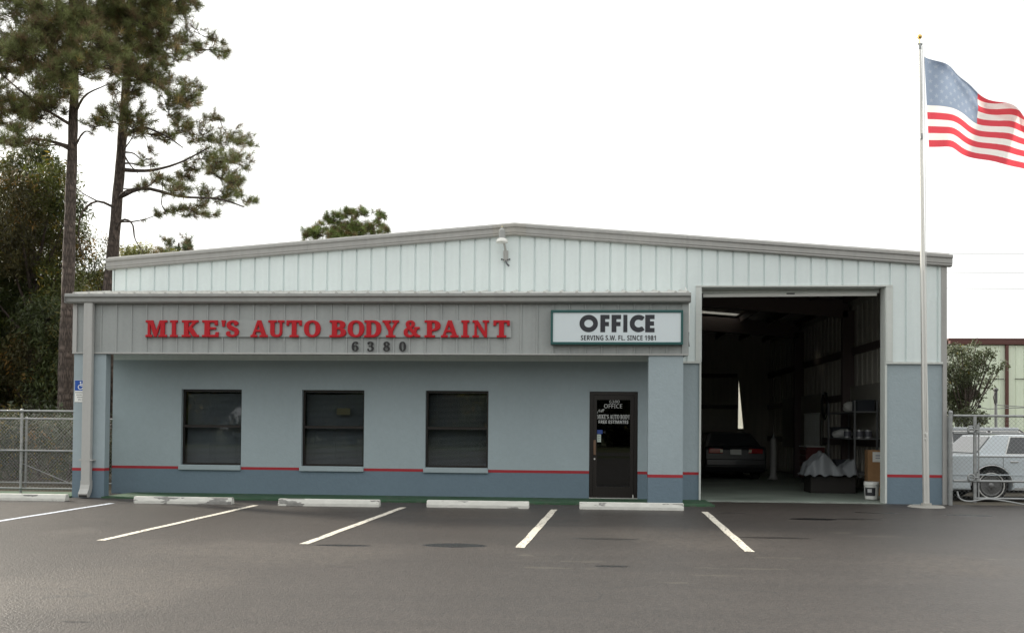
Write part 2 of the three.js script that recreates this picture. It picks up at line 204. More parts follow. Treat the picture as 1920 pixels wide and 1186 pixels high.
const lineMap = (r, g, b, s) => tex(256, 512, (u, v) => { const n = 0.9 + 0.2 * fbm(u, v, 10, s, 4), w = smooth(0.64, 0.70, fbm(u, v, 48, s + 4, 3)) * 0.85; return [lerp(r * n, 0.11, w), lerp(g * n, 0.10, w), lerp(b * n, 0.09, w)]; }, [0.9, 1.8]);
const paintLine = mat(null, 0.7, { map: lineMap(0.62, 0.58, 0.50, 3) }), paintBlue = mat(null, 0.7, { map: lineMap(0.56, 0.60, 0.68, 9) });
[[-8.45, -8.42], [-5.79, -5.83], [-3.12, -3.30], [-0.44, -0.70], [2.17, 1.98]].forEach(([xa, xb], i) => {
  const P = [], N = 24, w = 0.055;
  for (let k = 0; k <= N; k++) { const t = k / N, z = lerp(2.49, 7.94, t), x = lerp(xa, xb, t) + 0.004 * Math.sin(k * 0.9 + i), e = () => 0.007 * (rnd() - 0.5); P.push([x - w + e(), z], [x + w + e(), z]); }
  const pos = []; for (let k = 0; k < N; k++) { const [a, b, c, d] = [P[2 * k], P[2 * k + 1], P[2 * k + 2], P[2 * k + 3]]; for (const q of [a, c, b, b, c, d]) pos.push(q[0], 0.004, q[1]); }
  const g = new THREE.BufferGeometry(); g.setAttribute('position', new THREE.Float32BufferAttribute(pos, 3)); g.computeVertexNormals();
  part('parking_line', g, i ? paintLine : paintBlue, lot);
});
const walk = setting('walkway', G(box(-9.25, 2.5, 0, 0.03, 0.0, 1.36), box(-16, -9.9, 0, 0.03, 0.2, 1.36)), M.greenPaint);

// ---------------------------------------------------------------- the shop
const shop = thing('auto_body_shop', 'low blue stucco and metal auto body shop with wide gable and open garage bay', 'building');
const XL = -9.74, XR = 7.085, PEAK = -1.35, ZB = -16.5, OL = 2.401, OR = 5.993, OT = 4.27, JY = 2.78;
const roofY = (x) => x < PEAK ? lerp(4.70, 5.36, (x - XL) / (PEAK - XL)) : lerp(5.36, 4.70, (x - PEAK) / (XR - PEAK));   // underside of the rake
const WIN = [[-8.265, -6.984], [-5.714, -4.412], [-3.145, -1.856]], WB = 0.60, WT = 2.177, DL = 0.188, DR = 1.158, DT = 2.177;
const wall = part('stucco_wall', [
  slab([[XL, 0.58], [DL, 0.58], [DL, DT], [DR, DT], [DR, 0.58], [OL, 0.58], [OL, JY], [XL, JY]], -0.2, 0, WIN.map(([a, b]) => rect(a, b, WB, WT)))], M.stucco, shop);
part('stucco_wall', box(OR, XR, 0.58, JY, -0.2, 0), M.stucco, shop);
for (const [a, c] of [[XL, DL], [DR, OL], [OR, XR]]) { part('painted_base', box(a, c, 0, 0.525, -0.2, 0), M.stuccoBase, shop); part('red_stripe', box(a, c, 0.525, 0.58, -0.2, 0.003), M.stripe, shop); }
// side and rear walls, roof deck
const INS = mat(null, 0.9, { map: streak(0.46, 0.44, 0.39, 0.2, 131) });
part('side_wall', [box(XR - 0.12, XR, 0, 4.86, ZB, -0.2)], INS, shop);
part('side_wall', [box(XL, XL + 0.12, 0, 4.86, ZB, -0.2)], INS, shop);
part('rear_wall', slab([[XL + 0.12, 0], [XR - 0.12, 0], [XR - 0.12, 4.88], [PEAK, 5.53], [XL + 0.12, 4.88]], ZB, ZB + 0.12, [[[5.823, 1.5], [6.027, 1.5], [5.84, 3.42]]]), INS, shop);
part('translucent_sheet', box(5.7, 6.2, 1.4, 3.6, ZB - 0.06, ZB - 0.05), mat([0.85, 0.85, 0.82], 0.9, { transmission: 0.65, thickness: 0 }), shop);
{
  const th = 0.06, quad = (x0, x1, z0, z1) => { const y = (x) => roofY(x) + 0.16, g = box(x0, x1, 0, th, z0, z1), p = g.attributes.position; for (let i = 0; i < p.count; i++) p.setY(i, p.getY(i) + y(p.getX(i))); g.computeVertexNormals(); return g; };
  // skylight opening x 3.3..4.9, z -11.1..-9.9
  part('roof', [quad(XL - 0.1, PEAK, ZB - 0.1, 0.1), quad(PEAK, 3.2, ZB - 0.1, 0.1), quad(4.9, XR + 0.1, ZB - 0.1, 0.1), quad(3.2, 4.9, ZB - 0.1, -11.1), quad(3.2, 4.9, -10.55, 0.1)], M.roofing, shop);
  part('skylight', [quad(3.2, 4.9, -11.1, -10.55).translate(0, 0.004, 0).scale(1, 1, 1)], mat([0.8, 0.8, 0.77], 0.8, { transmission: 0.7, thickness: 0 }), shop);
  const beams = []; for (const z of [-5.6, -11]) { const b = []; for (const [a, c] of [[XL + 0.3, PEAK], [PEAK, XR - 0.3]]) { const g = box(a, c, -0.45, 0, z - 0.1, z + 0.1), p = g.attributes.position; for (let i = 0; i < p.count; i++) p.setY(i, p.getY(i) + roofY(p.getX(i)) + 0.05); g.computeVertexNormals(); b.push(g); } part('roof_beam', b, M.steel, shop); part('steel_column', [box(XR - 0.42, XR - 0.14, 0.01, 4.5, z - 0.1, z + 0.1)], M.steel, shop); }
  for (let i = 0; i < 9; i++) { const z = -1.4 - i * 1.8; if (z < -10 && z > -11) continue; }
  for (let i = 0; i < 7; i++) { const x = 1.6 + i * 0.85; if (x > 3.0 && x < 5.0 && i === 3) continue; part('purlin', box(x - 0.03, x + 0.03, roofY(x) - 0.06, roofY(x) + 0.12, ZB + 0.2, -0.25), M.steel, shop); }
  for (const y of [1.15, 2.3, 3.45]) { part('girt', box(XR - 0.20, XR - 0.125, y - 0.09, y + 0.09, ZB + 0.15, -0.25), M.steel, shop); part('girt', box(2.5, 5.78, y - 0.07, y + 0.07, ZB + 0.125, ZB + 0.2), M.steel, shop); }
  const board = mat(null, 0.8, { map: paintTone(0.26, 0.25, 0.22, 0.25, 141) });
  part('wall_board', box(XR - 0.235, XR - 0.205, 1.28, 2.55, -6.4, -1.6), board, shop);
  part('wall_board', box(XR - 0.235, XR - 0.205, 0.9, 2.5, -13.6, -8.4), board, shop);
  part('wall_board', box(3.2, 5.72, 1.25, 2.2, ZB + 0.205, ZB + 0.23), mat(null, 0.8, { map: paintTone(0.5, 0.48, 0.44, 0.25, 143) }), shop);
  for (let i = 0; i < 40; i++) part('wall_rib', box(XR - 0.15, XR - 0.121, 0.1, 4.6, -0.45 - i * 0.4, -0.41 - i * 0.4), INS, shop);
  part('garage_floor', box(XL + 0.12, XR - 0.12, -0.015, 0.012, ZB + 0.12, -0.2), mat(null, 0.55, { map: tex(512, 512, (u, v) => { const n = 0.6 + 0.8 * fbm(u, v, 6, 19, 6); return [0.22 * n, 0.26 * n, 0.225 * n]; }, [5, 5]) }), shop);
  part('threshold', box(OL, OR, -0.015, 0.014, -0.2, 0.06), mat(null, 0.8, { map: tex(256, 256, (u, v) => { const n = 0.6 + 0.8 * fbm(u, v, 12, 29, 5); return [0.24 * n, 0.27 * n, 0.24 * n]; }, [2, 2]) }), shop);
  // office partition
  part('partition', [box(2.2, 2.3, 0.012, 3.4, -5, -0.2), box(XL + 0.12, 2.2, 0.012, 3.4, -5, -4.9), box(XL + 0.12, 2.3, 3.4, 3.45, -5, -0.2)], mat([0.20, 0.19, 0.17], 0.8), shop);
}
// gable wall with its metal pans
const gable = part('gable_wall', slab([[XL, JY], [OL, JY], [OL, OT], [OR, OT], [OR, JY], [XR, JY], [XR, 4.87], [PEAK, 5.53], [XL, 4.87]], -0.2, -0.0), M.siding, shop);
function pan(x0, x1, y0f, y1f, prof) {                     // a pan of sheet metal from rib to rib; prof = [[share of width or metres, z], ...]
  const pos = [];
  for (let i = 0; i + 1 < prof.length; i++) { const [xa, za] = prof[i], [xb, zb] = prof[i + 1]; for (const q of [[xa, 0, za], [xb, 0, zb], [xb, 1, zb], [xa, 0, za], [xb, 1, zb], [xa, 1, za]]) pos.push(q[0], q[1] ? y1f(q[0]) : y0f(q[0]), q[2]); }
  const g = new THREE.BufferGeometry(); g.setAttribute('position', new THREE.Float32BufferAttribute(pos, 3)); g.computeVertexNormals(); return g;
}
const RIB = 0.3048;
{
  const base = -1.243, first = base - Math.ceil((base - XL) / RIB) * RIB;
  for (let x = first; x < XR - 0.01; x += RIB) {
    const x0 = Math.max(XL, x), x1 = Math.min(XR, x + RIB), mid = (x0 + x1) / 2;
    const y0 = mid < 2.06 ? 4.12 : mid < OL - 0.02 ? JY : mid < OR ? OT + 0.02 : JY, z = 0.036;
    const d = 0.006 * (rnd() - 0.5), lip = Math.min(0.022, (x1 - x0) / 4);
    const prof = [[x0, 0.006], [x0 + lip * 0.5, 0.006], [x0 + lip, z], [mid, z + d + 0.002], [x1 - lip, z], [x1 - lip * 0.5, 0.006], [x1, 0.006]];
    part('siding_panel', pan(x0, x1, () => y0, (q) => roofY(q) + 0.02, prof), M.siding, gable);
  }
  // drip trims under the pans and jamb trims round the bay
  part('drip_trim', [box(OR + 0.0, XR + 0.0, JY - 0.03, JY + 0.012, 0.002, 0.055)], M.jamb, shop);
  part('drip_trim', [box(2.03, OL - 0.0, JY - 0.03, JY + 0.012, 0.002, 0.055)], M.jamb, shop);
}
part('jamb_trim', [box(OL - 0.11, OL - 0.002, JY + 0.014, OT, 0.037, 0.06), box(OL - 0.03, OL + 0.006, 0.014, OT, -0.24, 0.034)], M.jamb, shop);
part('jamb_trim', [box(OR + 0.002, OR + 0.13, JY + 0.014, OT, 0.037, 0.06), box(OR - 0.012, OR + 0.03, 0.014, OT, -0.26, 0.034)], M.jamb, shop);
part('head_trim', [box(OL - 0.11, OR + 0.13, OT + 0.002, OT + 0.035, -0.2, 0.065)], M.jamb, shop);
{
  const door = part('rolling_door', [box(OL + 0.02, OR - 0.04, 4.3, 4.72, -0.62, -0.30)], M.dark, shop);
  for (let i = 0; i < 3; i++) part('door_slat', rbox(OL + 0.01, OR - 0.03, 4.19 + i * 0.06, 4.243 + i * 0.06, -0.285 + 0.004 * i, -0.26, 0.008), M.jamb, door);
  part('bottom_bar', rbox(-1.72, 1.72, -0.035, 0.035, -0.03, 0.03, 0.008), M.white, door).position.set(4.19, 4.155, -0.265);
  door.children.at(-1).rotation.z = 0.007;
  part('door_handle', rbox(4.13, 4.29, 4.165, 4.19, -0.235, -0.22, 0.004), M.black, door);
}
part('corner_trim', [box(XR + 0.002, XR + 0.075, 0, 4.66, -0.3, 0.05), box(XR - 0.03, XR + 0.002, JY + 0.013, 4.66, 0.037, 0.055)], M.trim, shop);
part('corner_trim', [box(XL - 0.03, XL - 0.002, 2.9, 4.66, -0.2, 0.05)], M.siding, shop);
// rake trims along both slopes and the ridge cap
{
  const prof = [[0.0, 0.0], [0.10, 0.0], [0.125, 0.02], [0.12, 0.045], [0.135, 0.06], [0.135, 0.15], [0.165, 0.165], [0.165, 0.215], [0.14, 0.228], [-0.2, 0.228], [-0.2, 0.18], [0.0, 0.18]];
  const rake = (xa, xb, dx = 0) => { const g = along(prof.map(([z, y]) => [z + dx, y]), xa, xb), p = g.attributes.position; for (let i = 0; i < p.count; i++) p.setY(i, p.getY(i) + roofY(p.getX(i)) - 0.035 + (dx ? 0.002 : 0)); g.computeVertexNormals(); return g; };
  part('rake_trim', rake(XL - 0.13, -5.6), M.trim, shop); part('rake_trim', rake(-5.597, PEAK - 0.42), M.trim, shop);
  part('rake_trim', rake(PEAK + 0.22, 2.1), M.trim, shop); part('rake_trim', rake(2.103, XR + 0.15), M.trim, shop);
  part('ridge_cap', [rake(PEAK - 0.44, PEAK, 0.004), rake(PEAK, PEAK + 0.24, 0.004)], mat(null, 0.5, { map: streak(0.42, 0.405, 0.37, 0.2, 73) }), shop);
}
// canopy over the office front
{
  const F = 1.254, X0 = -9.913, X1 = 2.003, Y0 = 2.815, Y1 = 3.80;
  const fascia = part('canopy_fascia', [box(X0, X1, Y0 + 0.01, Y1 + 0.1, F - 0.12, F - 0.004), box(X0, X0 + 0.1, Y0 + 0.01, Y1 + 0.1, -0.0, F - 0.12), box(X1 - 0.1, X1, Y0 + 0.01, Y1 + 0.1, 0.06, F - 0.12)], M.fascia, shop);
  const base = -1.107, first = base - Math.ceil((base - X0) / RIB) * RIB;
  for (let x = first; x < X1 - 0.02; x += RIB) {
    const x0 = Math.max(X0, x), x1 = Math.min(X1, x + RIB), w = 0.014, d = 0.004 * rnd();
    part('siding_panel', pan(x0, x1, () => Y0 + 0.02, () => Y1 + 0.05, [[x0, F], [x0 + (x1 - x0) / 2, F + d], [x1 - 3.0 * w, F], [x1 - 2.4 * w, F + 0.02], [x1 - 0.5 * w, F + 0.02], [x1, F]]), M.fascia, fascia);
  }
  part('drip_trim', [box(X0 - 0.012, X1 + 0.012, Y0 - 0.006, Y0 + 0.022, F - 0.14, F + 0.035)], M.spout, fascia);
  part('corner_trim', box(X0 - 0.012, X0 + 0.07, Y0 + 0.024, Y1 + 0.05, F - 0.06, F + 0.03), M.spout, fascia);
  part('corner_trim', box(X1 - 0.11, X1 + 0.012, Y0 + 0.024, Y1 + 0.05, F - 0.1, F + 0.03), M.fascia, fascia);
  const soffit = part('soffit', box(X0 + 0.1, X1 - 0.1, 2.93, 2.96, 0.002, F - 0.13), M.soffit, shop);
  for (let x = -9.78; x < X1 - 0.35; x += RIB) part('soffit_panel', rbox(x, x + RIB - 0.03, 2.895, 2.928, 0.004, F - 0.13, 0.006), M.soffit, soffit);
  // sloping roof pans with ribs
  const deck = part('canopy_roof', (() => { const g = along([[0.04, 4.13], [1.42, 3.92], [1.42, 3.935], [0.04, 4.145]], X0 - 0.04, X1 + 0.01); return g; })(), M.roofing, shop);
  const yr = (z) => lerp(4.205, 3.955, (z - 0.04) / 1.40);
  for (let x = first - 0.15; x < X1 - 0.05; x += RIB) {
    const x0 = Math.max(X0 - 0.04, x), x1 = Math.min(X1 + 0.01, x + RIB), pr = [[x0, 0], [x1 - 0.075, 0], [x1 - 0.05, 0.032], [x1 - 0.025, 0.032], [x1, 0]], pos = [];
    for (let i = 0; i + 1 < pr.length; i++) { const [a, ya] = pr[i], [b, yb] = pr[i + 1]; for (const q of [[a, ya, 1.44], [b, yb, 1.44], [b, yb, 0.04], [a, ya, 1.44], [b, yb, 0.04], [a, ya, 0.04]]) pos.push(q[0], yr(q[2]) + q[1] - 0.012 * (1 - (q[2] - 0.04)), q[2]); }
    const g = new THREE.BufferGeometry(); g.setAttribute('position', new THREE.Float32BufferAttribute(pos, 3)); g.computeVertexNormals();
    const cap = new THREE.BufferGeometry(), ye = yr(1.44) + 0.0048; cap.setAttribute('position', new THREE.Float32BufferAttribute([[1, 2, 3], [1, 3, 4]].flatMap((q) => q.flatMap((i) => [pr[i][0], ye + pr[i][1], 1.439])), 3)); cap.computeVertexNormals();
    part('roof_panel', [g, cap], M.roofing, deck);
  }
  const gut = part('gutter', along([[1.29, 3.955], [1.29, 3.785], [1.375, 3.785], [1.41, 3.81], [1.42, 3.875], [1.462, 3.905], [1.462, 3.955], [1.445, 3.962], [1.445, 3.93], [1.31, 3.93], [1.31, 3.955]], -10.0, 2.03), M.gutter, shop);
  part('gutter_end', box(2.031, 2.036, 3.785, 3.96, 1.29, 1.455), M.gutter, gut); part('gutter_end', box(-10.006, -10.001, 3.785, 3.96, 1.29, 1.455), M.gutter, gut);
  const ds = part('downspout', [rbox(-9.655, -9.475, 0.30, 3.79, F + 0.032, F + 0.132, 0.015)], M.spout, gut);
  part('spout_elbow', along([[0, 0.34], [0, 0.20], [0.03, 0.11], [0.10, 0.02], [0.17, 0.02], [0.19, 0.09], [0.13, 0.18], [0.105, 0.26], [0.105, 0.34]].map(([z, y]) => [z + F + 0.03, y]), -9.658, -9.472), M.spout, ds);
  part('spout_mouth', box(-9.645, -9.485, 0.024, 0.094, F + 0.206, F + 0.213), M.black, ds);
  part('spout_strap', box(-9.70, -9.43, 0.72, 0.75, F + 0.002, F + 0.136), M.spout, ds);
  // corner pillar and column
  for (const [a, b] of [[-9.902, -9.254], [1.276, 1.919]]) {
    const c = part('column', box(a, b, 0.58, Y0 + 0.02, F - 0.19, F - 0.005), M.stucco, shop);
    part('column_base', box(a, b, 0, 0.525, F - 0.19, F - 0.005), M.stuccoBase, c); part('red_stripe', box(a - 0.003, b + 0.003, 0.525, 0.58, F - 0.193, F - 0.002), M.stripe, c);
  }
  part('cable', taper([[2.06, 4.22, 0.3], [2.05, 3.9, 0.9], [2.03, 3.5, 1.2], [2.02, 3.25, 1.22]], 0.012, 0.012, 6, 10), M.white, shop);
  part('cable', taper([[2.02, 3.25, 1.22], [2.015, 3.1, 1.22], [2.03, 2.98, 1.2]], 0.011, 0.014, 6, 6), M.black, shop);
}
// windows
WIN.forEach(([a, b], k) => {
  const z0 = -0.15, z1 = -0.09, f = 0.04, mid = 1.415, g = 0.025;
  const w = part('window', [box(a + 0.002, a + f, WB + 0.012, WT - 0.002, z0, z1), box(b - f, b - 0.002, WB + 0.012, WT - 0.002, z0, z1), box(a + f, b - f, WB + 0.012, WB + f + 0.012, z0, z1), box(a + f, b - f, WT - f, WT - 0.002, z0, z1), box(a + f, b - f, mid - g, mid + g, z0 - 0.01, z1 + 0.012)], M.bronze, shop);
  part('pane', box(a + f, b - f, mid + g, WT - f, z0 + 0.02, z0 + 0.026), M.glass, w); part('pane', box(a + f, b - f, WB + f + 0.012, mid - g, z0 + 0.035, z0 + 0.041), M.glass, w);
  part('window_sill', rbox(a - 0.03, b + 0.005, 0.508, WB + 0.012, -0.195, 0.055, 0.012), M.stucco, w);
});
// office door
{
  const d = part('office_door', [box(DL + 0.002, DL + 0.07, 0.03, DT - 0.002, -0.14, -0.03), box(DR - 0.07, DR - 0.002, 0.03, DT - 0.002, -0.14, -0.03), box(DL + 0.07, DR - 0.07, DT - 0.07, DT - 0.002, -0.14, -0.03), box(DL + 0.075, DL + 0.15, 0.05, DT - 0.075, -0.11, -0.045), box(DR - 0.15, DR - 0.075, 0.05, DT - 0.075, -0.11, -0.045), box(DL + 0.15, DR - 0.15, DT - 0.165, DT - 0.075, -0.11, -0.045), box(DL + 0.15, DR - 0.15, 0.05, 0.26, -0.11, -0.045)], M.bronze, shop);
  part('pane', box(DL + 0.15, DR - 0.15, 0.26, DT - 0.165, -0.082, -0.074), mat([0.16, 0.15, 0.13], 0.02, { transmission: 1, thickness: 0, ior: 1.5 }), d);
  part('threshold', box(DL, DR, 0.0, 0.045, -0.19, 0.02), M.alu, d);
  part('door_handle', [rbox(DL + 0.085, DL + 0.135, 0.90, 1.20, -0.02, -0.005, 0.006), rod([DL + 0.11, 0.95, -0.046], [DL + 0.11, 0.95, -0.015], 0.01), rod([DL + 0.11, 1.15, -0.046], [DL + 0.11, 1.15, -0.015], 0.01)], mat([0.20, 0.13, 0.09], 0.35, { metalness: 0.7 }), d);
  part('lock', rod([DL + 0.11, 0.82, -0.045], [DL + 0.11, 0.82, -0.035], 0.018, 12), M.alu, d);
  part('pivot', box(DR - 0.10, DR - 0.078, 0.05, 0.11, -0.044, -0.03), M.alu, d);
  const z = -0.0735, L = (s, f, a, b, c, e) => part('lettering', text(s, f, a, b, c, e, z, 0.0015), M.vinyl, d);
  L('6380', SANS, 0.589, 0.792, 1.950, 2.005, 0); d.children.at(-1).userData.label = 'street number 6380 in white on the door glass';
  L('OFFICE', SANS, 0.483, 0.846, 1.845, 1.930); L("MIKE'S AUTO BODY", SERIFB, 0.345, 1.003, 1.628, 1.715); L('FREE ESTIMATES', SANSB, 0.375, 0.972, 1.535, 1.602);
  part('script_mark', [taper([[0.345, 1.745, z], [0.375, 1.795, z], [0.40, 1.815, z], [0.385, 1.76, z], [0.41, 1.79, z], [0.42, 1.76, z], [0.45, 1.825, z], [0.435, 1.76, z], [0.475, 1.83, z], [0.465, 1.765, z]], 0.005, 0.004, 5, 40), rod([0.425, 1.805, z], [0.495, 1.815, z], 0.004)], M.vinyl, d);
  part('sticker', box(0.345, 0.455, 1.325, 1.405, z, z + 0.001), mat([0.02, 0.06, 0.28], 0.5), d);
  part('sticker', box(0.345, 0.425, 1.16, 1.315, z, z + 0.0012), mat([0.55, 0.63, 0.58], 0.6), d);
  for (const [a, b, c, e] of [[0.36, 0.41, 1.28, 1.288], [0.358, 0.412, 1.24, 1.247], [0.365, 0.4, 1.2, 1.207]]) part('sticker_print', box(a, b, c, e, z + 0.0013, z + 0.002), M.black, d);
}
// red letters on their board
{
  const s = thing('letter_sign', "red raised serif letters reading MIKE'S AUTO BODY & PAINT on grey backing board", 'sign', [-4.88, 3.13, 1.255]);
  part('backing_board', rbox(-8.46, -1.31, 3.138, 3.462, 1.279, 1.295, 0.004), M.fascia, s).position.set(4.88, -3.13, -1.255);
  for (const [c, a, b] of [['M', -8.433, -8.007], ['I', -7.943, -7.794], ['K', -7.709, -7.369], ['E', -7.306, -6.978], ["'", -6.925, -6.84], ['S', -6.83, -6.577], ['A', -6.345, -6.009], ['U', -5.999, -5.685], ['T', -5.643, -5.34], ['O', -5.298, -4.975], ['B', -4.799, -4.477], ['O', -4.446, -4.125], ['D', -4.125, -3.795], ['Y', -3.774, -3.455], ['&', -3.363, -3.045], ['P', -2.963, -2.656], ['A', -2.646, -2.31], ['I', -2.259, -2.106], ['N', -2.045, -1.73], ['T', -1.649, -1.336]]) {
    const y1 = 3.458, y0 = c === "'" ? 3.335 : 3.132; const o = part('letter', text(c, SERIFB, a, b, y0, y1, 1.302, 0.030, 0.032), M.letterRed, s); o.position.set(4.88, -3.13, -1.255);
  }
  const n = thing('house_number', 'black serif digits 6380 fixed below the red letters', 'number', [-3.85, 2.87, 1.28]);
  [['6', -4.307], ['3', -4.006], ['8', -3.697], ['0', -3.387]].forEach(([c, x]) => { part('digit', text(c, SERIFB, x - 0.065, x + 0.065, 2.868, 3.055, 1.284, 0.014, 0.012), M.black, n).position.set(3.85, -2.87, -1.28); });
  const o = thing('office_sign', 'white box sign reading OFFICE with dark green frame on the canopy', 'sign', [0.67, 2.99, 1.28]), at = (m) => m.position.set(-0.67, -2.99, -1.28);
  at(part('frame', [rbox(-0.56, 1.898, 3.594, 3.642, 1.278, 1.42, 0.008), rbox(-0.56, 1.898, 2.996, 3.044, 1.278, 1.42, 0.008), rbox(-0.56, -0.518, 3.044, 3.594, 1.279, 1.418, 0.006), rbox(1.856, 1.898, 3.044, 3.594, 1.279, 1.418, 0.006)], M.signGreen, o));
  at(part('sign_face', box(-0.518, 1.856, 3.044, 3.594, 1.28, 1.40), M.signFace, o));
  const inkM = mat([0.02, 0.022, 0.03], 0.4), k = 0.09;
  function blockLetter(c, a, b, y0, y1) {
    const E = { depth: 0.003, bevelEnabled: false, curveSegments: 40 }, cx = (a + b) / 2, cy = (y0 + y1) / 2, R = (y1 - y0) / 2;
    if (c === 'O') { const s = new THREE.Shape(); s.absellipse(cx, cy, (b - a) / 2, R, 0, Math.PI * 2); const q = new THREE.Path(); q.absellipse(cx, cy, (b - a) / 2 - k, R - k, 0, Math.PI * 2); s.holes.push(q); return new THREE.ExtrudeGeometry(s, E); }
    if (c === 'C') { const s = new THREE.Shape(), mx = a + R, g0 = 0.80, g1 = 0.95; s.absarc(mx, cy, R, g0, Math.PI * 2 - g0, false); s.lineTo(mx + Math.cos(g1) * (R - k) + 0.03, cy - Math.sin(g1) * (R - k)); s.absarc(mx, cy, R - k, Math.PI * 2 - g1, g1, true); s.lineTo(mx + Math.cos(g1) * (R - k) + 0.03, cy + Math.sin(g1) * (R - k)); return new THREE.ExtrudeGeometry(s, E); }
    const p = { I: rect(a, b, y0, y1), F: [[a, y0], [a + k, y0], [a + k, cy - 0.05], [b - 0.01, cy - 0.05], [b - 0.01, cy + 0.03], [a + k, cy + 0.03], [a + k, y1 - 0.08], [b, y1 - 0.08], [b, y1], [a, y1]], E: [[a, y0], [b, y0], [b, y0 + 0.08], [a + k, y0 + 0.08], [a + k, cy - 0.04], [b - 0.01, cy - 0.04], [b - 0.01, cy + 0.04], [a + k, cy + 0.04], [a + k, y1 - 0.08], [b, y1 - 0.08], [b, y1], [a, y1]] }[c];
    return slab(p, 0, 0.003);
  }
  for (const [c, a, b] of [['O', -0.023, 0.321], ['F', 0.366, 0.536], ['F', 0.575, 0.751], ['I', 0.793, 0.868], ['C', 0.912, 1.153], ['E', 1.198, 1.371]]) at(part('letter', blockLetter(c, a, b, 3.228, 3.553).translate(0, 0, 1.401), inkM, o));
  at(part('lettering', text('SERVING S.W. FL. SINCE 1981', SANSB, 0.004, 1.396, 3.076, 3.17, 1.401, 0.003), M.black, o));
}
// accessible parking sign behind the downspout
{
  const c = document.createElement('canvas'); c.width = 256; c.height = 512; const x = c.getContext('2d');
  x.fillStyle = '#eef0ec'; x.fillRect(0, 0, 256, 512); x.fillStyle = '#1450a8'; x.fillRect(0, 0, 256, 246);
  x.strokeStyle = x.fillStyle = '#f4f6f4'; x.lineWidth = 17; x.lineCap = x.lineJoin = 'round';
  x.beginPath(); x.arc(128, 44, 16, 0, 7); x.fill(); x.beginPath(); x.moveTo(130, 70); x.lineTo(136, 132); x.lineTo(180, 132); x.lineTo(200, 190); x.lineTo(216, 184); x.stroke();
  x.beginPath(); x.moveTo(134, 96); x.lineTo(174, 96); x.stroke(); x.beginPath(); x.arc(128, 160, 52, -0.1 + 0.6, Math.PI * 1.42); x.stroke();
  x.fillStyle = '#3a3c40'; x.font = 'bold 40px sans-serif'; x.textAlign = 'center'; ['PARKING BY', 'DISABLED', 'PERMIT', 'ONLY'].forEach((t, i) => x.fillText(t, 128, 304 + i * 56, 236));
  const t = new THREE.CanvasTexture(c); t.colorSpace = THREE.SRGBColorSpace;
  const s = thing('parking_sign', 'blue and white disabled parking sign on the corner pillar beside the downspout', 'sign', [-9.76, 1.86, 1.252]);
  part('sign_plate', rbox(-0.119, 0.119, 0, 0.435, 0, 0.004, 0.002), M.white, s);
  raw('sign_print', new THREE.PlaneGeometry(0.228, 0.424).translate(0, 0.2175, 0.0052), mat(null, 0.4, { map: t }), s);
}
// yard lamp under the ridge
{
  const l = thing('flood_lamp', 'grey and white barn lamp on an arm below the roof ridge', 'lamp', [-1.575, 4.72, 0.04]);
  part('mount_plate', rbox(0.0, 0.10, 0.08, 0.30, 0, 0.03, 0.006), M.spout, l);
  part('arm', [taper([[0.05, 0.12, 0.02], [0.05, 0.28, 0.08], [0.03, 0.40, 0.18], [0.0, 0.46, 0.26]], 0.026, 0.022, 8, 12)], M.spout, l);
  const h = part('housing', [new THREE.CylinderGeometry(0.062, 0.072, 0.16, 20).translate(-0.01, 0.58, 0.26), new THREE.CylinderGeometry(0.035, 0.062, 0.03, 20).translate(-0.01, 0.675, 0.26), new THREE.CylinderGeometry(0.022, 0.03, 0.035, 12).translate(-0.01, 0.705, 0.26)], M.gutter, l);
  part('photocell', new THREE.SphereGeometry(0.022, 12, 8).translate(-0.01, 0.725, 0.26), mat([0.5, 0.42, 0.2], 0.3), h);
  part('refractor', new THREE.LatheGeometry([[0.07, 0.5], [0.11, 0.47], [0.122, 0.43], [0.118, 0.41], [0.09, 0.405], [0.05, 0.4], [0.0, 0.398]].map(([r, y]) => new THREE.Vector2(r, y)), 28).translate(-0.01, 0, 0.26), mat([0.78, 0.78, 0.74], 0.25), l);
  for (const s of [-1, 1]) part('bolt', [rod([0.05 + s * 0.03, 0.11, 0.03], [0.05 + s * 0.075, 0.115, 0.05], 0.01), new THREE.SphereGeometry(0.017, 10, 8).translate(0.05 + s * 0.08, 0.116, 0.05)], M.black, l);
  part('conduit', taper([[0.05, 0.09, 0.03], [0.075, 0.03, 0.05], [0.12, -0.02, 0.06]], 0.014, 0.018, 7, 6), mat([0.10, 0.11, 0.12], 0.5), l);
}
// blinds behind the glass
WIN.forEach(([a, b], k) => {
  const t = thing('window_blind', ['dusty mini blind lowered in the window beside the corner pillar', 'dusty mini blind in the middle window with yellow notice', 'dusty mini blind in the window beside the office door'][k], 'blind', [(a + b) / 2, WB, -0.26], 0, 'blinds in the office windows');
  const w = (b - a) / 2 - 0.03, sl = [], tilt = [0.9, 0.72, 0.55][k];
  for (let i = 0; i < 58; i++) { const g = box(-w, w, -0.0006, 0.0006, -0.0125, 0.0125).rotateX(tilt + 0.06 * (rnd() - 0.5)).rotateZ(0.002 * (rnd() - 0.5)).translate(0, 0.06 + i * 0.025, 0); sl.push(g); }
  part('slats', sl, M.blind, t).userData.kind = 'stuff';
  part('head_rail', box(-w, w, 1.53, 1.56, -0.02, 0.02), M.blind, t); part('bottom_rail', box(-w, w, 0.03, 0.045, -0.013, 0.013), M.blind, t);
  for (const x of [-w * 0.72, 0, w * 0.72]) part('cord', rod([x, 0.04, 0.016], [x, 1.54, 0.016], 0.0025, 5), mat([0.5, 0.5, 0.46], 0.8), t);
});
single('window_notice', rbox(-0.14, 0.14, -0.07, 0.07, 0, 0.003, 0.001), mat([0.40, 0.33, 0.18], 0.7), 'small yellow notice taped inside the middle window glass', 'notice', [-4.88, 1.74, -0.145]);

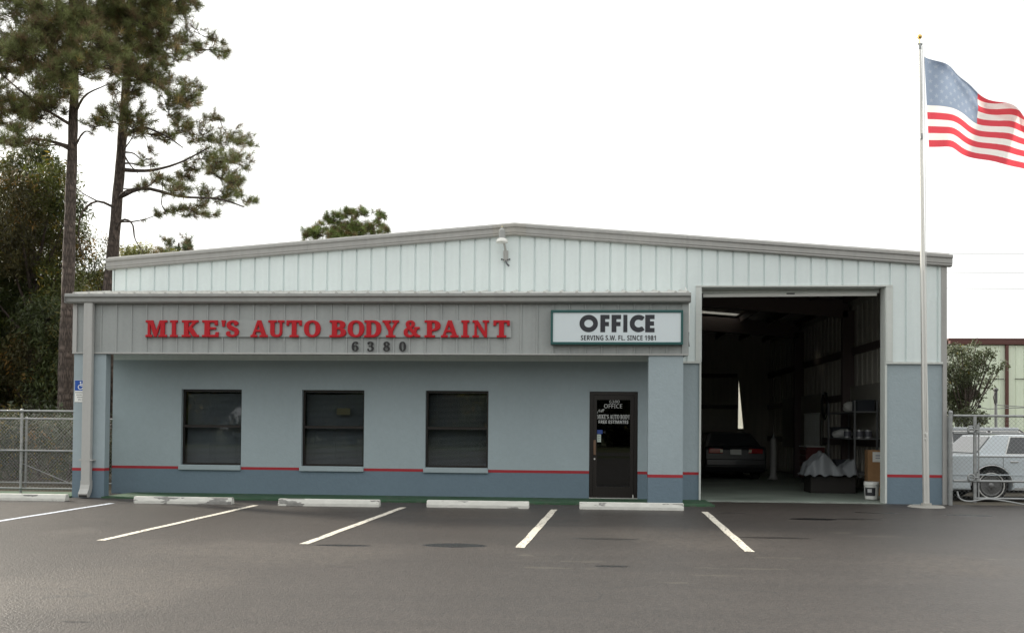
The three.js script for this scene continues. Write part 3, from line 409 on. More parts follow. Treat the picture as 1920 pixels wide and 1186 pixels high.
// ---------------------------------------------------------------- wheel stops
const stopPaint = (amount, s) => mat(null, 0.8, { map: tex(512, 256, (u, v) => { const w = smooth(0.66 - amount, 0.70 - amount, fbm(u, v, 6, s, 5)), n = 0.88 + 0.24 * fbm(u, v, 20, s + 3, 4), c = 0.26 * (0.7 + 0.6 * fbm(u, v, 40, s + 7, 3)); return [lerp(0.66 * n, c, w), lerp(0.655 * n, c * 0.98, w), lerp(0.61 * n, c * 0.93, w)]; }, [1.9, 0.8]), bumpMap: stuccoBump, bumpScale: 0.006 });
[[-10.4, 2.15, 0.03, 'white concrete wheel stop in front of the chain link fence'], [-7.17, 2.37, 0.20, 'wheel stop with badly peeling white paint before the first window'], [-4.465, 2.43, 0.02, 'white concrete wheel stop before the middle window'], [-1.805, 2.31, -0.01, 'white concrete wheel stop before the window beside the door'], [0.915, 2.24, 0.02, 'white concrete wheel stop before the office door and column']].forEach(([x, z, a, label], i) => {
  const pr = [[-0.075, 0], [0.075, 0], [0.075, 0.05], [0.05, 0.118], [0.035, 0.125], [-0.035, 0.125], [-0.05, 0.118], [-0.075, 0.05]];
  const g = slab(pr, -0.915, 0.915, [], 0.012); g.rotateY(Math.PI / 2);
  const o = single('wheel_stop', g.translate(0, 0.001, 0), stopPaint(a, 40 + i * 13), label, 'wheel stop', [x, 0, z], 0.012 * (i % 3 - 1), 'wheel stops in front of the shop');
});

// ---------------------------------------------------------------- flagpole and flag
{
  const p = thing('flagpole', 'tall silver flagpole with gold ball on a small concrete pad by the garage', 'flagpole', [6.55, 0, 0.66]);
  const top = -0.134;
  part('pole', [rod([0, 0.02, 0], [-0.03, 2.0, 0], 0.062, 20, 0.062), rod([-0.03, 2.0, 0], [-0.045, 3.0, 0], 0.062, 20, 0.052), rod([-0.045, 3.0, 0], [top + 0.01, 8.72, 0], 0.052, 20, 0.03)], M.alu, p);
  part('truck', [new THREE.CylinderGeometry(0.03, 0.035, 0.1, 14).translate(top + 0.01, 8.77, 0), rbox(top - 0.03, top + 0.06, 8.80, 8.84, -0.02, 0.02, 0.008)], M.galv, p);
  part('finial', [new THREE.SphereGeometry(0.045, 18, 12).translate(top + 0.01, 8.965, 0), rod([top + 0.01, 8.82, 0], [top + 0.01, 8.93, 0], 0.01)], M.gold, p);
  part('cleat', [rbox(-0.07, 0.0, 1.28, 1.30, 0.06, 0.085, 0.006), rbox(-0.075, 0.01, 1.38, 1.40, 0.06, 0.085, 0.006), taper([[-0.03, 1.25, 0.075], [-0.01, 1.34, 0.09], [-0.05, 1.42, 0.08], [-0.02, 1.33, 0.085]], 0.014, 0.012, 6, 14)], M.white, p);
  part('halyard', [rod([-0.03, 1.4, 0.075], [-0.09, 6.9, 0.06], 0.006, 5), rod([-0.0, 1.4, 0.07], [-0.06, 8.7, 0.05], 0.006, 5), rod([-0.09, 6.9, 0.06], [top + 0.05, 8.78, 0.03], 0.006, 5)], M.white, p);
  part('clip', rbox(-0.125, -0.07, 6.98, 7.10, 0.0, 0.05, 0.01), M.galv, p);
  part('base_collar', [new THREE.CylinderGeometry(0.09, 0.11, 0.06, 20).translate(0, 0.045, 0), new THREE.CylinderGeometry(0.30, 0.34, 0.03, 24).translate(0, 0.012, 0)], M.concrete, p);
  // flag
  const c = document.createElement('canvas'); c.width = 1900; c.height = 1000; const x = c.getContext('2d');
  for (let i = 0; i < 13; i++) { x.fillStyle = i % 2 ? '#f6f5f1' : '#da4a56'; x.fillRect(0, i * 1000 / 13, 1900, 1000 / 13 + 1); }
  x.fillStyle = '#8b99af'; x.fillRect(0, 0, 760, 7000 / 13); x.fillStyle = '#9faabb';
  for (let r = 0; r < 9; r++) for (let k = 0; k < (r % 2 ? 5 : 6); k++) { const cx = (k * 2 + 1 + (r % 2)) * 760 / 12, cy = (r + 1) * 538 / 10; x.beginPath(); for (let q = 0; q < 10; q++) { const a = -Math.PI / 2 + q * Math.PI / 5, R = q % 2 ? 12 : 31; x[q ? 'lineTo' : 'moveTo'](cx + R * Math.cos(a), cy + R * Math.sin(a)); } x.fill(); }
  const t = new THREE.CanvasTexture(c); t.colorSpace = THREE.SRGBColorSpace; t.anisotropy = 8;
  const NX = 120, NY = 78, pos = [], uv = [], idx = [];
  const bottom = [[0, 0], [0.44, -0.02], [0.74, -0.11], [1.0, -0.25], [1.25, -0.37], [1.8, -0.46], [2.6, -0.72]], fold = [[0, 0], [0.2, 0.062], [0.4, 0.108], [0.98, 2.1 / 13], [1.37, 3 / 13], [1.83, 5 / 13], [2.5, 6.2 / 13]], hs = [[0, 0.134], [0.98, 0.1175], [2.6, 0.115]];
  const sm = (tb, s) => (table(tb, s - 0.1) + table(tb, s) * 2 + table(tb, s + 0.1)) / 4;
  for (let j = 0; j <= NY; j++) for (let i = 0; i <= NX; i++) {
    const s = i / NX * 2.5, v = j / NY, h = table(hs, s), tf = Math.max(0, sm(fold, s)), yb = 0 + sm(bottom, s), R = 0.035;
    const lean = -0.09 * (1 - v) * (1 - smooth(0, 0.4, s));
    let y = yb + (1 - v) * 13 * h, z = 0.15 * Math.sin(s * 4.6 + 0.5 + v * 0.9) * smooth(0, 0.5, s) + 0.05 * Math.sin(s * 9 + v * 4) * smooth(0, 0.4, s);
    z += 0.05 * Math.exp(-Math.pow((v * 13 * h - 0.9 * s * 0.62) / 0.10, 2)) * smooth(0.05, 0.3, s) * (1 - smooth(0.9, 1.3, s));
    if (v < tf) { const d = (tf - v) * 13 * h, a = Math.min(Math.PI, d / R), yf = yb + (1 - tf) * 13 * h; y = yf + R * Math.sin(a) * 0.6 - Math.max(0, d - Math.PI * R) * 0.85; z -= R * (1 - Math.cos(a)) + Math.max(0, d - Math.PI * R) * 0.35; }
    pos.push(s + lean, y, z); uv.push(s / 2.5 * 0.4 * 2.5 / 0.955 > 1 ? 1 : s * 0.4 / 0.955, 1 - v);
  }
  for (let j = 0; j < NY; j++) for (let i = 0; i < NX; i++) { const a = j * (NX + 1) + i, b = a + NX + 1; idx.push(a, b, a + 1, b, b + 1, a + 1); }
  const g = new THREE.BufferGeometry(); g.setAttribute('position', new THREE.Float32BufferAttribute(pos, 3)); g.setAttribute('uv', new THREE.Float32BufferAttribute(uv, 2)); g.setIndex(idx); g.computeVertexNormals();
  const f = raw('flag', g, mat(null, 0.9, { map: t, transmission: 0.55, thickness: 0 }), scene); f.position.set(6.60, 6.845, 0.66);
  tag(f, 'faded red, white and blue striped flag with stars blowing from the flagpole', 'flag');
}

// ---------------------------------------------------------------- chain link
function chainLink(w, h, pitch = 0.075, r = 0.0016) {
  const out = [];
  for (let k = -Math.ceil(h / pitch); k * pitch < w; k++) for (const s of [1, -1]) {
    let a = s > 0 ? [k * pitch, 0] : [k * pitch, h], b = s > 0 ? [k * pitch + h, h] : [k * pitch + h, 0];
    const cut = (p, q, X) => [X, p[1] + (q[1] - p[1]) * (X - p[0]) / (q[0] - p[0])];
    if (b[0] <= 0 || a[0] >= w) continue; if (a[0] < 0) a = cut(a, b, 0); if (b[0] > w) b = cut(a, b, w);
    out.push(rod([a[0], a[1], s * r], [b[0], b[1], s * r], r, 4));
  }
  return G(out);
}
{
  const fence = (label, at, turn, w, h, posts, mid, brace) => {
    const f = thing('chain_link_fence', label, 'fence', at, turn);
    part('top_rail', rod([0, h, 0], [w, h, 0], 0.021, 10), M.galv, f); part('bottom_rail', rod([0, 0.10, 0], [w, 0.10, 0], 0.018, 10), M.galv, f);
    if (mid) part('middle_rail', rod([0, mid, 0], [w, mid, 0], 0.019, 10), M.galv, f);
    for (const x of posts) part('post', [rod([x, 0, -0.045], [x, h + 0.02, -0.045], 0.026, 12), new THREE.SphereGeometry(0.03, 10, 6).translate(x, h + 0.02, -0.045)], M.galv, f);
    if (brace) part('brace_rod', rod([brace[0], brace[1], -0.03], [brace[2], brace[3], -0.03], 0.007, 6), M.galv, f);
    const mesh = part('wire_mesh', chainLink(w, h - 0.08).translate(0, 0.06, 0.02), M.wire, f); mesh.userData.kind = 'stuff'; return f;
  };
  fence('galvanized chain link gate panel beside the corner pillar', [-16.6, 0.03, 0.75], 0, 6.69, 1.66, [0.8, 3.2, 5.32], 0.86, [5.35, 0.6, 6.6, 0.12]);
  fence('older chain link fence line standing behind the gate panel under the pines', [-19, 0, -1.6], 0, 9.2, 1.55, [1.6, 4.0, 6.4, 8.9], 0, null);
  fence('chain link side panel closing the gap behind the pillar', [-9.80, 0.03, 0.92], Math.PI / 2, 0.88, 1.62, [0.04, 0.84], 0.86, null);
  // sliding gate by the right corner
  const g = thing('rolling_gate', 'galvanized chain link rolling gate with guide wheels in front of the white sedan', 'gate', [7.2, 0, 0.12]), W = 7;
  part('gate_post', [rod([0, 0, 0], [0, 1.80, 0], 0.038, 14), new THREE.SphereGeometry(0.043, 12, 8).translate(0, 1.8, 0)], M.galv, g);
  part('gate_post', [rod([0.0, 0, -0.16], [0.0, 1.72, -0.16], 0.032, 12)], M.galv, g);
  part('top_rail', rod([0.05, 1.74, 0], [W, 1.74, 0], 0.024, 10), M.galv, g);
  part('track_pipe', rod([0.05, 1.40, 0.02], [W, 1.40, 0.02], 0.018, 10), M.galv, g); part('track_pipe', rod([0.05, 0.475, 0.02], [W, 0.475, 0.02], 0.024, 10), M.galv, g);
  part('middle_rail', rod([0.5, 0.95, 0], [W, 0.95, 0], 0.016, 10), M.galv, g); part('bottom_rail', rod([0.46, 0.14, 0], [W, 0.14, 0], 0.022, 10), M.galv, g);
  part('upright', rod([0.46, 0.06, 0.0], [0.46, 1.74, 0.0], 0.032, 12), M.galv, g); part('upright', rod([0.53, 0.14, 0.0], [0.53, 1.6, 0.0], 0.016, 10), M.galv, g);
  for (const y of [1.475, 0.545]) { const w = part('guide_wheel', [new THREE.TorusGeometry(0.062, 0.018, 10, 28).translate(0.37, y, 0.05)], M.galv, g); part('bracket', [rod([0.37, y, 0.05], [0.5, y, 0.04], 0.018), rod([0.37, y, 0.01], [0.37, y, 0.09], 0.018, 10), box(0.47, 0.53, y - 0.07, y + 0.09, 0.034, 0.05)], M.galv, w); }
  for (const y of [0.3, 0.9, 1.5]) part('post_band', new THREE.CylinderGeometry(0.05, 0.05, 0.03, 14).translate(0, y, 0), M.galv, g);
  part('wire_mesh', chainLink(W - 0.02, 1.60, 0.085).translate(0.02, 0.12, -0.025), M.wire, g).userData.kind = 'stuff';
  single('bent_pipe', [taper([[0, 0.28, 0], [0.04, 0.14, 0.02], [0.2, 0.09, 0.03], [0.55, 0.14, 0.03], [0.85, 0.11, 0.05], [1.35, 0.02, 0.10]], 0.018, 0.015, 8, 24)], M.galv, 'bent galvanized pipe lying on the ground under the rolling gate', 'pipe', [7.28, 0, 0.24]);
}

// ---------------------------------------------------------------- cars
function car(name, label, at, turn, o) {
  const t = thing(name, label, 'car', at, turn), W = o.width / 2, paint = o.paint, glass = mat([0.05, 0.055, 0.06], 0.04, { clearcoat: 0.5 });
  const wr = o.wheelR, [rx, fx] = o.wheels, ar = wr + 0.075, base = 0.24;
  const sh = new THREE.Shape(); sh.moveTo(...o.lower[0]); for (const p of o.lower.slice(1)) sh.lineTo(...p);
  const arch = (cx) => { const dy = base - wr, h = Math.sqrt(ar * ar - dy * dy); sh.lineTo(cx + h, base); const a0 = Math.atan2(dy, h); sh.absarc(cx, wr, ar, a0, Math.PI - a0, false); };
  arch(fx); arch(rx); sh.closePath();
  const body = new THREE.ExtrudeGeometry(sh, { depth: o.width - 0.12, bevelEnabled: true, bevelSize: 0.045, bevelThickness: 0.06, bevelOffset: -0.045, bevelSegments: 4, curveSegments: 20 }).translate(0, 0, -W + 0.06);
  const [a, b, c, d] = o.cabin, wb = W - 0.05, wt = W - o.tumble, hull = [];
  for (const s of [-1, 1]) for (const [p, w] of [[a, wb], [d, wb], [b, wt], [c, wt]]) hull.push(V(p[0], p[1], s * w));
  for (const s of [-1, 1]) for (const p of [[lerp(b[0], c[0], 0.2), b[1] + 0.035], [lerp(b[0], c[0], 0.8), c[1] + 0.035]]) hull.push(V(p[0], p[1], s * (wt - 0.16)));
  const B = part('body', [body, new ConvexGeometry(hull)], paint, t);
  part('underbody', box(0.35, o.length - 0.35, 0.2, 0.5, -W + 0.2, W - 0.2), M.rubber, t);
  const zAt = (y) => lerp(wb, wt, (y - a[1]) / (b[1] - a[1]));
  const tilt = (g, s) => { const p = g.attributes.position; for (let i = 0; i < p.count; i++) p.setZ(i, s * (zAt(p.getY(i)) + p.getZ(i))); g.computeVertexNormals(); return g; };
  for (const s of [-1, 1]) {
    for (const pts of o.windows) { const cx = pts.reduce((q, p) => q + p[0], 0) / pts.length, cy = pts.reduce((q, p) => q + p[1], 0) / pts.length, big = pts.map(([x, y]) => [x + Math.sign(x - cx) * 0.025, y + Math.sign(y - cy) * 0.02]); const w = part('side_window', tilt(slab(pts, 0, 0.012), s), glass, t); if (o.chrome) part('chrome_trim', tilt(slab(big, 0.001, 0.014, [pts]), s), o.trim, w); }
    for (const x of o.doors) part('door_seam', box(x - 0.004, x + 0.004, 0.30, a[1] - 0.03, s * (W + 0.001) - 0.002, s * (W + 0.001) + 0.002), M.black, t);
    for (const x of o.handles) part('door_handle', rbox(x, x + 0.16, a[1] - 0.14, a[1] - 0.11, s * W - 0.015, s * W + 0.018, 0.006), o.chrome ? M.chrome : M.black, t);
    if (o.chrome) { part('side_moulding', box(0.12, o.length - 0.1, 0.545, 0.57, s * W - 0.01, s * W + 0.012), paint, t); part('rocker_trim', box(rx + ar + 0.03, fx - ar - 0.03, 0.25, 0.30, s * W - 0.012, s * W + 0.008), M.chrome, t); for (const cx of [rx, fx]) part('arch_trim', new THREE.TorusGeometry(ar + 0.005, 0.012, 6, 28, Math.PI).translate(cx, wr, s * (W - 0.004)), M.chrome, t); }
  }
  if (o.roof) part('roof_panel', rbox(b[0] + 0.02, c[0] - 0.02, b[1] - 0.045, b[1] + 0.045, -wt - 0.012, wt + 0.012, 0.03), o.roof, t);
  const glassEnd = (p, q, side, name2) => { const m = 0.07, y0 = lerp(p[1], q[1], 0.10), y1 = lerp(p[1], q[1], 0.92), g = slab([[-wb + m + 0.03, y0], [wb - m - 0.03, y0], [wt - m, y1], [-wt + m, y1]], 0, 0.012), P = g.attributes.position; for (let i = 0; i < P.count; i++) { const z = P.getX(i), y = P.getY(i), x = lerp(p[0], q[0], (y - p[1]) / (q[1] - p[1])) + side * P.getZ(i); P.setXYZ(i, x + side * 0.004, y + 0.006, z); } g.computeVertexNormals(); return part(name2, g, glass, t); };
  glassEnd(a, b, -1, 'rear_window'); glassEnd(d, c, 1, 'windscreen');
  for (const [x, s] of [[rx, -1], [rx, 1], [fx, -1], [fx, 1]]) {
    const tyre = part('wheel', new THREE.LatheGeometry([[wr * 0.62, -0.1], [wr * 0.9, -0.105], [wr * 0.98, -0.08], [wr, -0.04], [wr, 0.04], [wr * 0.98, 0.08], [wr * 0.9, 0.105], [wr * 0.62, 0.1]].map(([q, y]) => new THREE.Vector2(q, y)), 36).rotateX(Math.PI / 2).translate(x, wr, s * (W - 0.14)), M.rubber, t), z = s * (W - 0.035);
    part('rim', [new THREE.CylinderGeometry(wr * 0.64, wr * 0.64, 0.16, 32).rotateX(Math.PI / 2).translate(x, wr, s * (W - 0.135)), new THREE.TorusGeometry(wr * 0.6, 0.016, 8, 32).translate(x, wr, z - s * 0.012), new THREE.SphereGeometry(wr * 0.2, 14, 8).scale(1, 1, 0.4).translate(x, wr, z - s * 0.015)], o.hub, tyre);
    if (o.whitewall) { part('whitewall', new THREE.TorusGeometry(wr * 0.76, 0.011, 6, 40).translate(x, wr, z + s * 0.001), M.white, tyre); const sp = []; for (let k = 0; k < 24; k++) { const q = k / 24 * Math.PI * 2; sp.push(rod([x + Math.cos(q) * wr * 0.16, wr + Math.sin(q) * wr * 0.16, z - s * 0.01], [x + Math.cos(q + 0.2) * wr * 0.58, wr + Math.sin(q + 0.2) * wr * 0.58, z - s * 0.012], 0.006, 4)); } part('wheel_spokes', sp, o.hub, tyre); }
  }
  part('rear_bumper', rbox(-0.06, 0.14, 0.40, o.bumperTop, -W + 0.02, W - 0.02, 0.04), o.bumper, t); part('front_bumper', rbox(o.length - 0.12, o.length + 0.07, 0.36, 0.52, -W + 0.02, W - 0.02, 0.04), o.bumper, t);
  const red = mat([0.35, 0.01, 0.012], 0.15, { clearcoat: 1 });
  for (const s of [-1, 1]) { const [y0, y1, z0, z1] = o.lamps, L = part('tail_light', rbox(o.lampX - 0.03, o.lampX + 0.06, y0, y1, Math.min(s * z0, s * z1), Math.max(s * z0, s * z1), 0.02), red, t); if (o.reverse) part('reverse_light', rbox(o.lampX - 0.036, o.lampX + 0.03, y0 + 0.02, y1 - 0.02, Math.min(s * z0, s * (z0 + 0.09)), Math.max(s * z0, s * (z0 + 0.09)), 0.015), mat([0.7, 0.66, 0.5], 0.2, { clearcoat: 1 }), L); }
  part('number_plate', box(o.lampX - 0.036, o.lampX - 0.02, o.plateY - 0.075, o.plateY + 0.075, -0.155, 0.155), mat([0.62, 0.64, 0.6], 0.5), t);
  for (const s of [-1, 1]) part('mirror', rbox(d[0] - 0.16, d[0] - 0.04, d[1] + 0.02, d[1] + 0.14, Math.min(s * (wb + 0.02), s * (wb + 0.2)), Math.max(s * (wb + 0.02), s * (wb + 0.2)), 0.03), paint, t);
  return t;
}
const boxy = { length: 5.35, width: 1.95, wheelR: 0.335, wheels: [1.24, 4.15], tumble: 0.2, cabin: [[0.95, 0.95], [1.34, 1.36], [3.02, 1.36], [3.75, 0.95]],
  lower: [[0.08, 0.24], [0.0, 0.42], [0.0, 0.90], [0.1, 0.955], [0.6, 0.97], [3.7, 0.97], [5.1, 0.93], [5.32, 0.88], [5.35, 0.5], [5.25, 0.24]],
  windows: [[[1.54, 0.985], [2.28, 0.985], [2.26, 1.325], [1.68, 1.325]], [[2.40, 0.985], [3.52, 0.985], [3.02, 1.325], [2.38, 1.325]]], doors: [1.46, 2.34, 3.5], handles: [1.60, 2.46], chrome: true, whitewall: true, bumperTop: 0.56, lampX: 0.0, lamps: [0.62, 0.82, 0.5, 0.9], reverse: false, plateY: 0.66, bumper: M.chrome };
car('parked_sedan', 'boxy white sedan with whitewall tyres parked behind the rolling gate', [7.16, 0, -1.85], 0, { ...boxy, paint: mat([0.60, 0.66, 0.70], 0.28, { clearcoat: 0.8, clearcoatRoughness: 0.08 }), trim: mat([0.7, 0.7, 0.68], 0.3, { metalness: 0.4 }), hub: mat([0.22, 0.22, 0.22], 0.35, { metalness: 0.7 }) });
car('parked_wagon', 'silver roofed wagon with dark side windows parked behind the white sedan', [7.3, 0, -4.9], 0, { ...boxy, roof: mat([0.5, 0.53, 0.56], 0.35, { clearcoat: 0.6 }), paint: mat([0.03, 0.02, 0.022], 0.3, { clearcoat: 0.8, clearcoatRoughness: 0.1 }), trim: mat([0.72, 0.72, 0.7], 0.3, { metalness: 0.4 }), hub: mat([0.22, 0.22, 0.22], 0.35, { metalness: 0.7 }), cabin: [[0.08, 0.95], [0.42, 1.50], [3.1, 1.50], [3.8, 0.95]], windows: [[[0.32, 1.0], [1.40, 1.0], [1.38, 1.44], [0.55, 1.44]], [[1.52, 1.0], [2.34, 1.0], [2.32, 1.44], [1.54, 1.44]], [[2.46, 1.0], [3.56, 1.0], [3.06, 1.44], [2.44, 1.44]]] });
{
  const k = car('garage_car', 'dark sedan parked tail out deep inside the open garage', [4.42, 0.012, -8.2], Math.PI / 2, { length: 4.6, width: 1.72, wheelR: 0.31, wheels: [0.95, 3.6], tumble: 0.26, cabin: [[0.42, 0.93], [1.15, 1.33], [2.4, 1.33], [3.3, 0.93]],
    lower: [[0.1, 0.24], [0.0, 0.38], [0.02, 0.86], [0.08, 0.95], [0.5, 0.965], [3.3, 0.95], [4.4, 0.78], [4.58, 0.6], [4.55, 0.3], [4.45, 0.24]], windows: [[[0.95, 0.975], [1.95, 0.975], [1.95, 1.29], [1.28, 1.29]], [[2.02, 0.975], [3.0, 0.975], [2.42, 1.29], [2.02, 1.29]]], doors: [1.98, 3.05], handles: [1.75, 2.7], chrome: false, whitewall: false, bumperTop: 0.60, lampX: 0.0, lamps: [0.76, 0.90, 0.36, 0.76], reverse: true, plateY: 0.80, paint: mat([0.012, 0.013, 0.016], 0.35, { clearcoat: 0.4, clearcoatRoughness: 0.1 }), bumper: mat([0.012, 0.013, 0.016], 0.35, { clearcoat: 0.6 }), hub: mat([0.4, 0.4, 0.4], 0.3, { metalness: 0.8 }), trim: M.black });
  k.rotation.y = -Math.PI / 2; k.rotation.y = Math.PI / 2;
}

// ---------------------------------------------------------------- inside the garage
{
  const rk = thing('storage_rack', 'grey steel storage rack along the right wall inside the garage', 'rack', [6.28, 0.012, -3.07]), steel = mat([0.16, 0.165, 0.17], 0.5, { metalness: 0.4 });
  for (const [x, z] of [[0, 0], [0.5, 0], [0, -2.3], [0.5, -2.3]]) part('post', [box(x - 0.022, x + 0.022, 0, 2.12, z - 0.003, z + 0.003), box(x - 0.003, x + 0.003, 0, 2.12, z - 0.022, z + 0.022)], steel, rk);
  for (const y of [0.42, 1.22, 1.84]) part('shelf', [rbox(-0.02, 0.52, y, y + 0.035, -2.32, 0.02, 0.006)], steel, rk);
  const can = thing('paint_can', 'silver paint can on the middle shelf of the storage rack', 'paint can', [6.42, 1.267, -3.2], 0, 'paint cans on the storage rack');
  part('can_body', new THREE.CylinderGeometry(0.085, 0.085, 0.19, 24).translate(0, 0.095, 0), M.galv, can); part('can_rim', new THREE.TorusGeometry(0.085, 0.006, 6, 24).rotateX(Math.PI / 2).translate(0, 0.19, 0), M.chrome, can); part('can_label', new THREE.CylinderGeometry(0.0865, 0.0865, 0.12, 24, 1, true).translate(0, 0.095, 0), mat([0.10, 0.10, 0.12], 0.5), can);
  for (const [x, z] of [[6.63, -3.25], [6.45, -3.5], [6.6, -3.8], [6.4, -4.1]]) copy(can, [x, 1.267, z], rr(0, 6));
  const cloth = (w, d, h, n, f) => { const g = new THREE.PlaneGeometry(w, d, n, n).rotateX(-Math.PI / 2), p = g.attributes.position; for (let i = 0; i < p.count; i++) { const u = p.getX(i) / w + 0.5, v = p.getZ(i) / d + 0.5; const [dx, y, dz] = f(u, v); p.setXYZ(i, p.getX(i) + dx, y * h, p.getZ(i) + dz); } g.computeVertexNormals(); return g; };
  const tarpM = mat([0.20, 0.215, 0.23], 0.5);
  single('grey_tarp', [cloth(1.25, 0.9, 1, 70, (u, v) => { const e = Math.min(u, 1 - u, v, 1 - v), top = table([[0, 0.56], [0.12, 0.66], [0.36, 0.93], [0.42, 0.92], [0.62, 0.60], [0.72, 0.58], [0.80, 0.68], [1, 0.86]], u) + 0.03 * Math.sin(v * 5 + u * 3), fall = smooth(0, 0.22, Math.min(v, 1 - v) + 0.25 * (fbm(u, v, 6, 9, 2) - 0.5) * 0.2) * smooth(0, 0.08, Math.min(u, 1 - u)); return [0.02 * Math.sin(v * 13), lerp(0.40 + 0.02 * Math.sin(u * 31), top, fall) + 0.03 * (fbm(u, v, 10, 3, 4) - 0.5) + 0.012 * Math.sin(u * 40 + v * 17), 0.03 * Math.sin(u * 23)]; })], tarpM, 'crumpled grey tarp draped over parts beside the storage rack', 'tarp', [5.72, 0.012, -3.2]);
  single('parts_crate', [rbox(-0.5, 0.5, 0, 0.38, -0.33, 0.36, 0.01)], mat([0.025, 0.022, 0.02], 0.8), 'low dark crate under the grey tarp', 'crate', [5.75, 0.013, -3.25]);
  const cb = thing('cardboard_box', 'tall brown cardboard box with white paper taped on it', 'box', [6.60, 0.012, -2.45], -0.12);
  part('carton', rbox(-0.24, 0.24, 0, 1.0, -0.2, 0.2, 0.004), mat(null, 0.85, { map: tex(128, 128, (u, v) => { const n = 0.85 + 0.3 * fbm(u, v, 10, 3, 4); return [0.34 * n, 0.19 * n, 0.09 * n]; }, [1, 1]) }), cb);
  part('paper', box(-0.14, 0.20, 0.74, 0.96, 0.2015, 0.203), M.white, cb); part('paper_print', [box(-0.08, 0.14, 0.87, 0.89, 0.2035, 0.204), box(-0.08, 0.10, 0.82, 0.835, 0.2035, 0.204)], mat([0.2, 0.22, 0.3], 0.7), cb);
  const bk = thing('plastic_bucket', 'white plastic bucket with dark label just inside the garage opening', 'bucket', [6.02, 0.014, -0.95]);
  part('pail', new THREE.LatheGeometry([[0, 0.004], [0.125, 0.004], [0.13, 0.02], [0.148, 0.30], [0.156, 0.30], [0.156, 0.33], [0.15, 0.33], [0.15, 0.37], [0.0, 0.372]].map(([a, b]) => new THREE.Vector2(a, b)), 32), M.white, bk);
  part('label', new THREE.CylinderGeometry(0.1465, 0.1375, 0.17, 32, 1, true, -1.35, 1.6).translate(0, 0.17, 0), mat([0.03, 0.03, 0.035], 0.5), bk);
  part('label_print', new THREE.CylinderGeometry(0.1475, 0.143, 0.07, 32, 1, true, -0.85, 0.6).translate(0, 0.19, 0), mat([0.5, 0.5, 0.5], 0.5), bk);
  part('handle', new THREE.TorusGeometry(0.155, 0.004, 6, 24, Math.PI).rotateX(2.2).translate(0, 0.29, 0), M.wire, bk);
  single('cloth_bundle', [new THREE.IcosahedronGeometry(0.2, 4).scale(1, 0.7, 0.9)].map((g) => { const p = g.attributes.position; for (let i = 0; i < p.count; i++) { const q = 0.75 + 0.5 * fbm(p.getX(i) * 1.3 + 0.5, p.getY(i) * 1.3 + p.getZ(i) + 0.5, 4, 5, 4); p.setXYZ(i, p.getX(i) * q, p.getY(i) * q, p.getZ(i) * q); } g.computeVertexNormals(); return g; }), mat([0.42, 0.42, 0.40], 0.85), 'pale cloth bundle on the top shelf of the storage rack', 'bundle', [6.45, 2.0, -4.0]);
  single('plastic_bag', [new THREE.IcosahedronGeometry(0.2, 4).scale(1.3, 0.6, 0.9)].map((g) => { const p = g.attributes.position; for (let i = 0; i < p.count; i++) { const q = 0.7 + 0.6 * fbm(p.getX(i) * 1.3 + 0.2, p.getY(i) + p.getZ(i) + 0.1, 4, 15, 4); p.setXYZ(i, p.getX(i) * q, p.getY(i) * q, p.getZ(i) * q); } g.computeVertexNormals(); return g; }), mat([0.46, 0.47, 0.46], 0.5), 'crumpled pale plastic bag on the middle shelf of the storage rack', 'bag', [6.48, 1.36, -4.75]);
  const bin = thing('storage_bin', 'dark plastic storage bin at the end of the middle shelf', 'bin', [6.5, 1.257, -5.15]), binM = mat([0.03, 0.035, 0.045], 0.5);
  part('bin_body', [box(-0.2, 0.2, 0, 0.24, -0.15, -0.14), box(-0.2, 0.2, 0, 0.24, 0.14, 0.15), box(-0.2, -0.19, 0, 0.24, -0.14, 0.14), box(0.19, 0.2, 0, 0.24, -0.14, 0.14), box(-0.19, 0.19, 0, 0.01, -0.14, 0.14)], binM, bin); part('bin_lid', rbox(-0.22, 0.22, 0.241, 0.27, -0.17, 0.17, 0.008), binM, bin);
  copy(bin, [6.55, 1.877, -3.35], 0.1, 'dark plastic storage bin on the top shelf above the paint cans'); copy(bin, [6.5, 0.457, -4.9], 0, 'dark plastic storage bin on the bottom shelf of the rack');
  single('leaning_board', rbox(-0.02, 0.02, 0, 1.9, -0.08, 0.08, 0.004), mat([0.20, 0.15, 0.10], 0.8), 'narrow wooden board standing upright behind the cardboard box', 'board', [6.80, 0.013, -1.95]);
  const hose = thing('air_hose', 'coiled dark air hose hanging on the garage side wall', 'hose', [6.80, 2.2, -7.7], -Math.PI / 2); for (let k = 0; k < 5; k++) part('hose_loop', new THREE.TorusGeometry(0.24 + 0.014 * k, 0.012, 6, 36).scale(1, 1.25, 1).translate(0.01 * k, -0.02 * k, 0.02 + 0.02 * (k % 3)), M.rubber, hose); part('hook', rbox(-0.03, 0.03, 0.24, 0.30, -0.05, 0.09, 0.008), M.galv, hose);
  const lp = thing('slatted_panel', 'pale upright slatted panel against the wall behind the storage rack', 'panel', [6.72, 0.9, -8.9], -Math.PI / 2);
  part('panel_frame', [rbox(-0.9, 0.9, 0.0, 0.05, 0, 0.04), rbox(-0.9, 0.9, 1.0, 1.05, 0, 0.04)], M.jamb, lp); for (let i = 0; i < 9; i++) part('slat', rbox(-0.88 + i * 0.2, -0.74 + i * 0.2, 0.052, 0.998, 0.005, 0.03, 0.006), M.jamb, lp);
  const tc = thing('tool_cabinet', 'dark red tool cabinet on castors beyond the tarp in the garage', 'cabinet', [6.3, 0.012, -7.2], -Math.PI / 2), tm = mat([0.10, 0.018, 0.016], 0.4);
